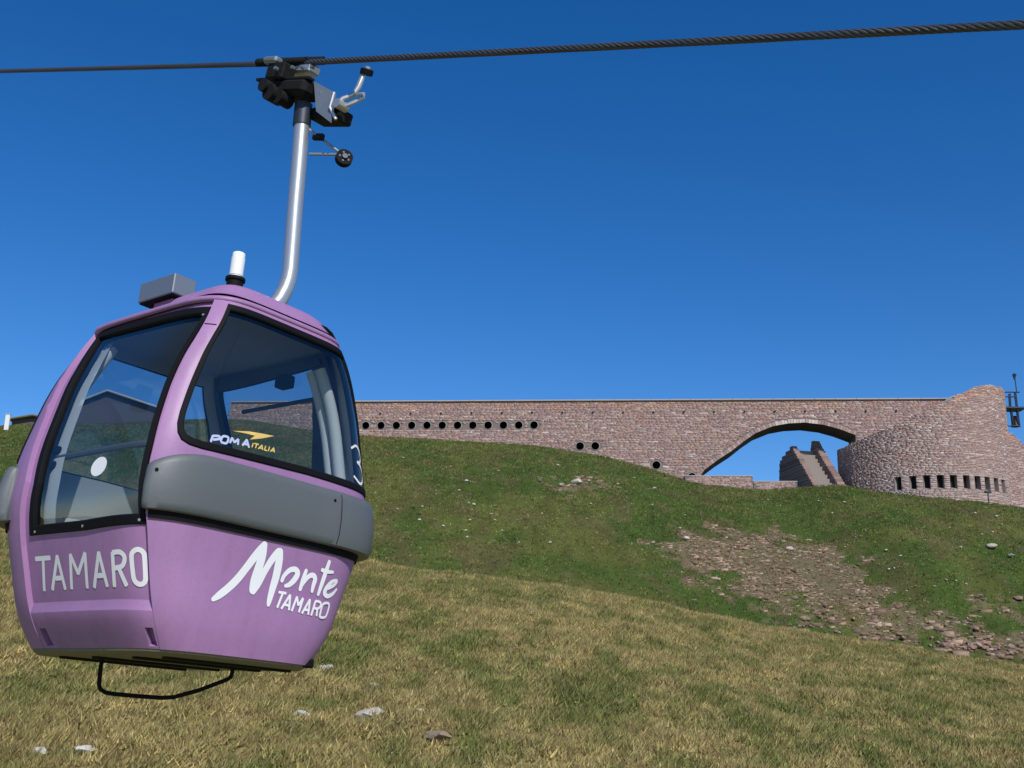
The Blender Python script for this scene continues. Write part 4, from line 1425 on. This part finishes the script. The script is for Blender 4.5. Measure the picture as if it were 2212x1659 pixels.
def lettering(name, strokes, k, u0, off0, mat_, parent, scale, n=8):
    V, Fc = [], []
    for si, stt in enumerate(strokes):
        C_ = catmull(stt, n); off = off0 + si * .00012
        pos = [GS(u0 + p[0], p[1], off) for p in C_]
        nor = []
        for p in C_:
            a = GS(u0 + p[0], p[1], off + .01) - GS(u0 + p[0], p[1], off); nor.append(a / np.linalg.norm(a))
        base = len(V)
        T = [pos[min(i + 1, len(pos) - 1)] - pos[max(i - 1, 0)] for i in range(len(pos))]
        for i, p in enumerate(pos):
            t = T[i] / (np.linalg.norm(T[i]) + 1e-9); w = np.cross(nor[i], t) * C_[i][2] * scale / 2
            V.append(p + w); V.append(p - w)
        for i in range(len(pos) - 1): Fc.append((base + 2 * i, base + 2 * i + 1, base + 2 * i + 3, base + 2 * i + 2))
        if not np.allclose(np.array(stt[0][:2]), np.array(stt[-1][:2])):          # round ends
            for i, sg in ((0, -1), (len(pos) - 1, 1)):
                t = T[i] / (np.linalg.norm(T[i]) + 1e-9); r = C_[i][2] * scale / 2; w = np.cross(nor[i], t)
                b0 = len(V); m_ = 7
                for q in range(m_):
                    a = math.pi * q / (m_ - 1); V.append(pos[i] + (w * math.cos(a) + sg * t * math.sin(a) * cap_k) * r)
                Fc.append(tuple(range(b0, b0 + m_)))
    return link(name, mesh(V, Fc), parent, mat_)


cap_k = .9
lettering('large_lettering', MONTE, 0, 0, .004, M_WHITE, end, .00045)
cap_k = .3
lettering('small_lettering', SMALL, 0, 0, .004, M_WHITE, end, .00046)
lettering('door_lettering', TAMARO, 0, -2, -DREC + .0015, M_WHITE, door, .00045)
lettering('maker_sticker', POMA, 0, 0, -.003, M_LBLUE, end, .00033)
lettering('maker_sticker', ITALIA, 0, 0, -.003, M_YEL, end, .00033)
sw = [(p[0], p[1]) for p in SWOOSH[0]]
patch('sticker_flash', sw, [], M_YEL, -.003, .05, end)
n3 = [[(.70, 1.375, 60), (.80, 1.405, 64), (.90, 1.385, 80), (.94, 1.345, 90), (.88, 1.31, 80), (.80, 1.30, 60), (.90, 1.285, 80), (.96, 1.24, 95), (.92, 1.19, 85), (.82, 1.165, 66), (.71, 1.195, 60)]]
lettering('cabin_number', n3, 0, 0, -.003, M_WHITE, end, .00025)
patch('round_sticker', [(-2 + .368 + .070 * math.cos(a) / .8 * 1.0, .976 + .058 * math.sin(a)) for a in np.linspace(0, 2 * math.pi, 24, endpoint=False)], [], M_WHITE, -DREC - .006, .08, door)

MB().tube([np.array([-0.428, 0.62, 1.791]), np.array([0.308, 0.62, 1.782])], .016, 8).build('grab_rail', M_DLINE, gon)
# ------------------------------------------------------------------ hanger, grip
YH = 7.40
hp = [(560, 700, 7.22), (585, 672, 7.30), (604, 648, 7.35), (616, 626, 7.38), (623, 606, 7.39), (627, 585, 7.40), (632, 520, 7.40), (638, 440, 7.40), (645, 360, 7.40), (651, 285, 7.40), (655, 240, 7.40)]
MB().tube([LW(*p) for p in hp], .057, 18).build('hanger_arm', M_ALU, gon, True)
MB().tube([LW(651.5, 272, YH), LW(656, 226, YH)], .066, 18).build('hanger_collar', M_STEEL, gon, True)
# cable frame
gA, gB = U(0, 153.5, 10.6), U(2212, 53, 4.45)
cab = U(640, 136.0, YH)
cd = (gB - cab) / np.linalg.norm(gB - cab)
cl = np.cross([0, 0, 1.0], cd); cl /= np.linalg.norm(cl); cu = np.cross(cd, cl)
AXC = np.stack([GMn.T @ cd, GMn.T @ cl, GMn.T @ cu], 1)


def gbox(name, px, py, size, m_, Y=YH, bev=.01, parent=gon, ax=None):
    return MB().box(LW(px, py, Y), size, AXC if ax is None else ax, bev).build(name, m_, parent)


grip = gbox('grip', 640, 196, (.40, .20, .13), M_IRON, bev=.035)
gbox('grip_jaw', 606, 158, (.20, .12, .13), M_IRON, parent=gon, bev=.012)
gbox('jaw_housing', 659, 152, (.24, .11, .075), M_ALU, bev=.015)
gbox('guide_plate', 615, 172.5, (.62, .06, .022), M_IRON, bev=.004)
gbox('moving_jaw', 590, 132, (.16, .085, .055), M_ALUP, bev=.018)
gbox('fixed_jaw', 645, 131, (.30, .07, .035), M_IRON, bev=.012)
MB().tube([LW(556, 135.5, YH + .1), LW(700, 131, YH - .12)], .031, 12).build('jaw_sleeve', M_IRON, gon, True)
for x, y, r_ in ((592, 205, .062), (612, 214, .055), (580, 190, .05)):
    c0 = LW(x, y, YH - .02); MB().tube([c0 - AXC[:, 1] * .06, c0 + AXC[:, 1] * .06], r_, 14).build('spring_housing', M_IRON, gon, True)
nrm_q = -LW(704, 226, YH) + to_loc(U(704, 226, YH - .5)); nrm_q /= np.linalg.norm(nrm_q)
gbox('clamp_block', 664, 184, (.10, .11, .035), M_ALU, YH - .03, .008)
for x, y in ((636, 148), (656, 147), (678, 146), (600, 150)):
    c0 = LW(x, y, YH - .09); MB().tube([c0 - AXC[:, 1] * .03, c0 + AXC[:, 1] * .0], .014, 6).build('bolt', M_ALUP, gon)
for x, y in ((694, 200), (704, 226), (699, 240)):
    c0 = LW(x, y, YH - .17); MB().tube([c0 + nrm_q * .0, c0 + nrm_q * .012], .010, 6).build('bolt', M_ALU, gon)
# side plate and lever box: faces towards the camera
Pq = [LW(681, 178, YH - .14), LW(727, 203, YH - .2), LW(716, 266, YH - .2), LW(686, 243, YH - .14)]
nq = np.cross(Pq[1] - Pq[0], Pq[3] - Pq[0]); nq /= np.linalg.norm(nq)
MB().add(Pq + [p - nq * .02 for p in Pq], [(0, 1, 2, 3), (7, 6, 5, 4), (0, 4, 5, 1), (1, 5, 6, 2), (2, 6, 7, 3), (3, 7, 4, 0)]).build('side_plate', M_ALUP, gon)
gbox('lever_box', 716, 253, (.30, .16, .095), M_IRON, YH - .02, .012)
MB().tube([LW(722, 200, YH - .22), LW(713, 232, YH - .22), LW(726, 258, YH - .22)], .012, 8).build('plate_rib', M_ALU, gon)
MB().tube([LW(724, 228, YH - .2), LW(742, 213, YH - .2), LW(764, 205, YH - .2), LW(774, 189, YH - .2), LW(781, 172, YH - .2), LW(790, 152, YH - .2)], [.022, .02, .018, .022, .022, .018], 10).build('grip_lever', M_ALU, gon, True)
MB().tube([LW(732, 234, YH - .24), LW(758, 224, YH - .24), LW(785, 212, YH - .24), LW(787, 204, YH - .24), LW(770, 205, YH - .22)], .015, 8).build('lever_link', M_ALU, gon, True)
c0 = LW(737, 228, YH - .24); MB().tube([c0 - AXC[:, 1] * .05, c0 + AXC[:, 1] * .05], .035, 14).build('lever_hub', M_ALU, gon, True)
c0 = LW(792, 156, YH - .2); ax = LW(797, 150, YH - .2) - LW(787, 162, YH - .2); ax /= np.linalg.norm(ax)
ax2 = np.array(GMn.T @ np.array([.2, -.3, .9])); ax2 /= np.linalg.norm(ax2)
rl_ = MB().tube([c0 - ax2 * .018, c0 + ax2 * .018], .048, 16).build('lever_roller', M_RUB, gon, True)
MB().tube([c0 + ax2 * .018, c0 + ax2 * .04], .022, 10).build('roller_cap', M_ALU, rl_, True)
# lower wheel on its bracket
MB().tube([LW(668, 333, YH - .03), LW(743, 334, YH - .03)], .011, 8).build('wheel_arm', M_ALUP, gon)
MB().tube([LW(668, 280, YH - .03), LW(705, 308, YH - .03), LW(740, 334, YH - .03)], .010, 8).build('wheel_strut', M_ALUP, gon)
gbox('strut_damper', 688, 296, (.11, .04, .05), M_IRON, YH - .03, .01)
c0 = LW(743, 342, YH - .03); ax2 = GMn.T @ np.array([.35, -.93, .1]); ax2 /= np.linalg.norm(ax2)
wh = MB().tube([c0 - ax2 * .022, c0 - ax2 * .026, c0 + ax2 * .026, c0 + ax2 * .022], [.048, .062, .062, .048], 20).build('guide_wheel', M_RUB, gon, True)
MB().tube([c0 + ax2 * .02, c0 + ax2 * .04], .020, 12).build('wheel_hub', M_STEEL, wh, True)
for k in range(5):
    a = 2 * math.pi * k / 5; e1 = np.cross(ax2, [0, 0, 1.]); e1 /= np.linalg.norm(e1); e2 = np.cross(ax2, e1)
    p = c0 + ax2 * .026 + (e1 * math.cos(a) + e2 * math.sin(a)) * .036
    MB().tube([p - ax2 * .002, p + ax2 * .003], .008, 8).build('wheel_hole', M_STEEL, wh)

# ------------------------------------------------------------------ haul cable: six twisted strands
rope = link('haul_cable', None)
rope.location = tuple(cab)
tag(rope, 'twisted steel haul cable crossing the sky above the gondola', 'cable')
M_ROPE = mat('steel_rope', (.10, .10, .105), .5, .4, noise=.5, nscale=30)
far_p = cab + (gA - cab) / np.linalg.norm(gA - cab) * 60
near_p = cab + cd * 7.0
path = [far_p, cab, near_p]
seglen = [np.linalg.norm(path[i + 1] - path[i]) for i in range(2)]
RO, RS = .0146, .0082
for k in range(6):
    V, Fc, nn = [], [], 7; L_ = 0; idx = 0
    ts = []
    for i, (a, b) in enumerate(zip(path[:-1], path[1:])):
        l = seglen[i]; step = .013 if i == 1 else .03
        ds = np.arange(0, l, step)
        if i == 0: ds = ds[ds > l - 12]; ds = np.concatenate([np.linspace(0, l - 12, 60, endpoint=False), ds])
        d = (b - a) / l
        for q in ds: ts.append((a + d * q - cab, d, (q if i == 0 else q + seglen[0])))
    P = []
    for p, d, q in ts:
        e1 = np.cross(d, [0, 0, 1.]); e1 /= np.linalg.norm(e1); e2 = np.cross(d, e1)
        a = 2 * math.pi * (q / .26 + k / 6)
        P.append(p + (e1 * math.cos(a) + e2 * math.sin(a)) * RO)
    MB().tube(P, RS, 6, False).build('strand', M_ROPE, rope, True)
MB().tube([p - cab for p in path], .0085, 8).build('core', M_ROPE, rope)
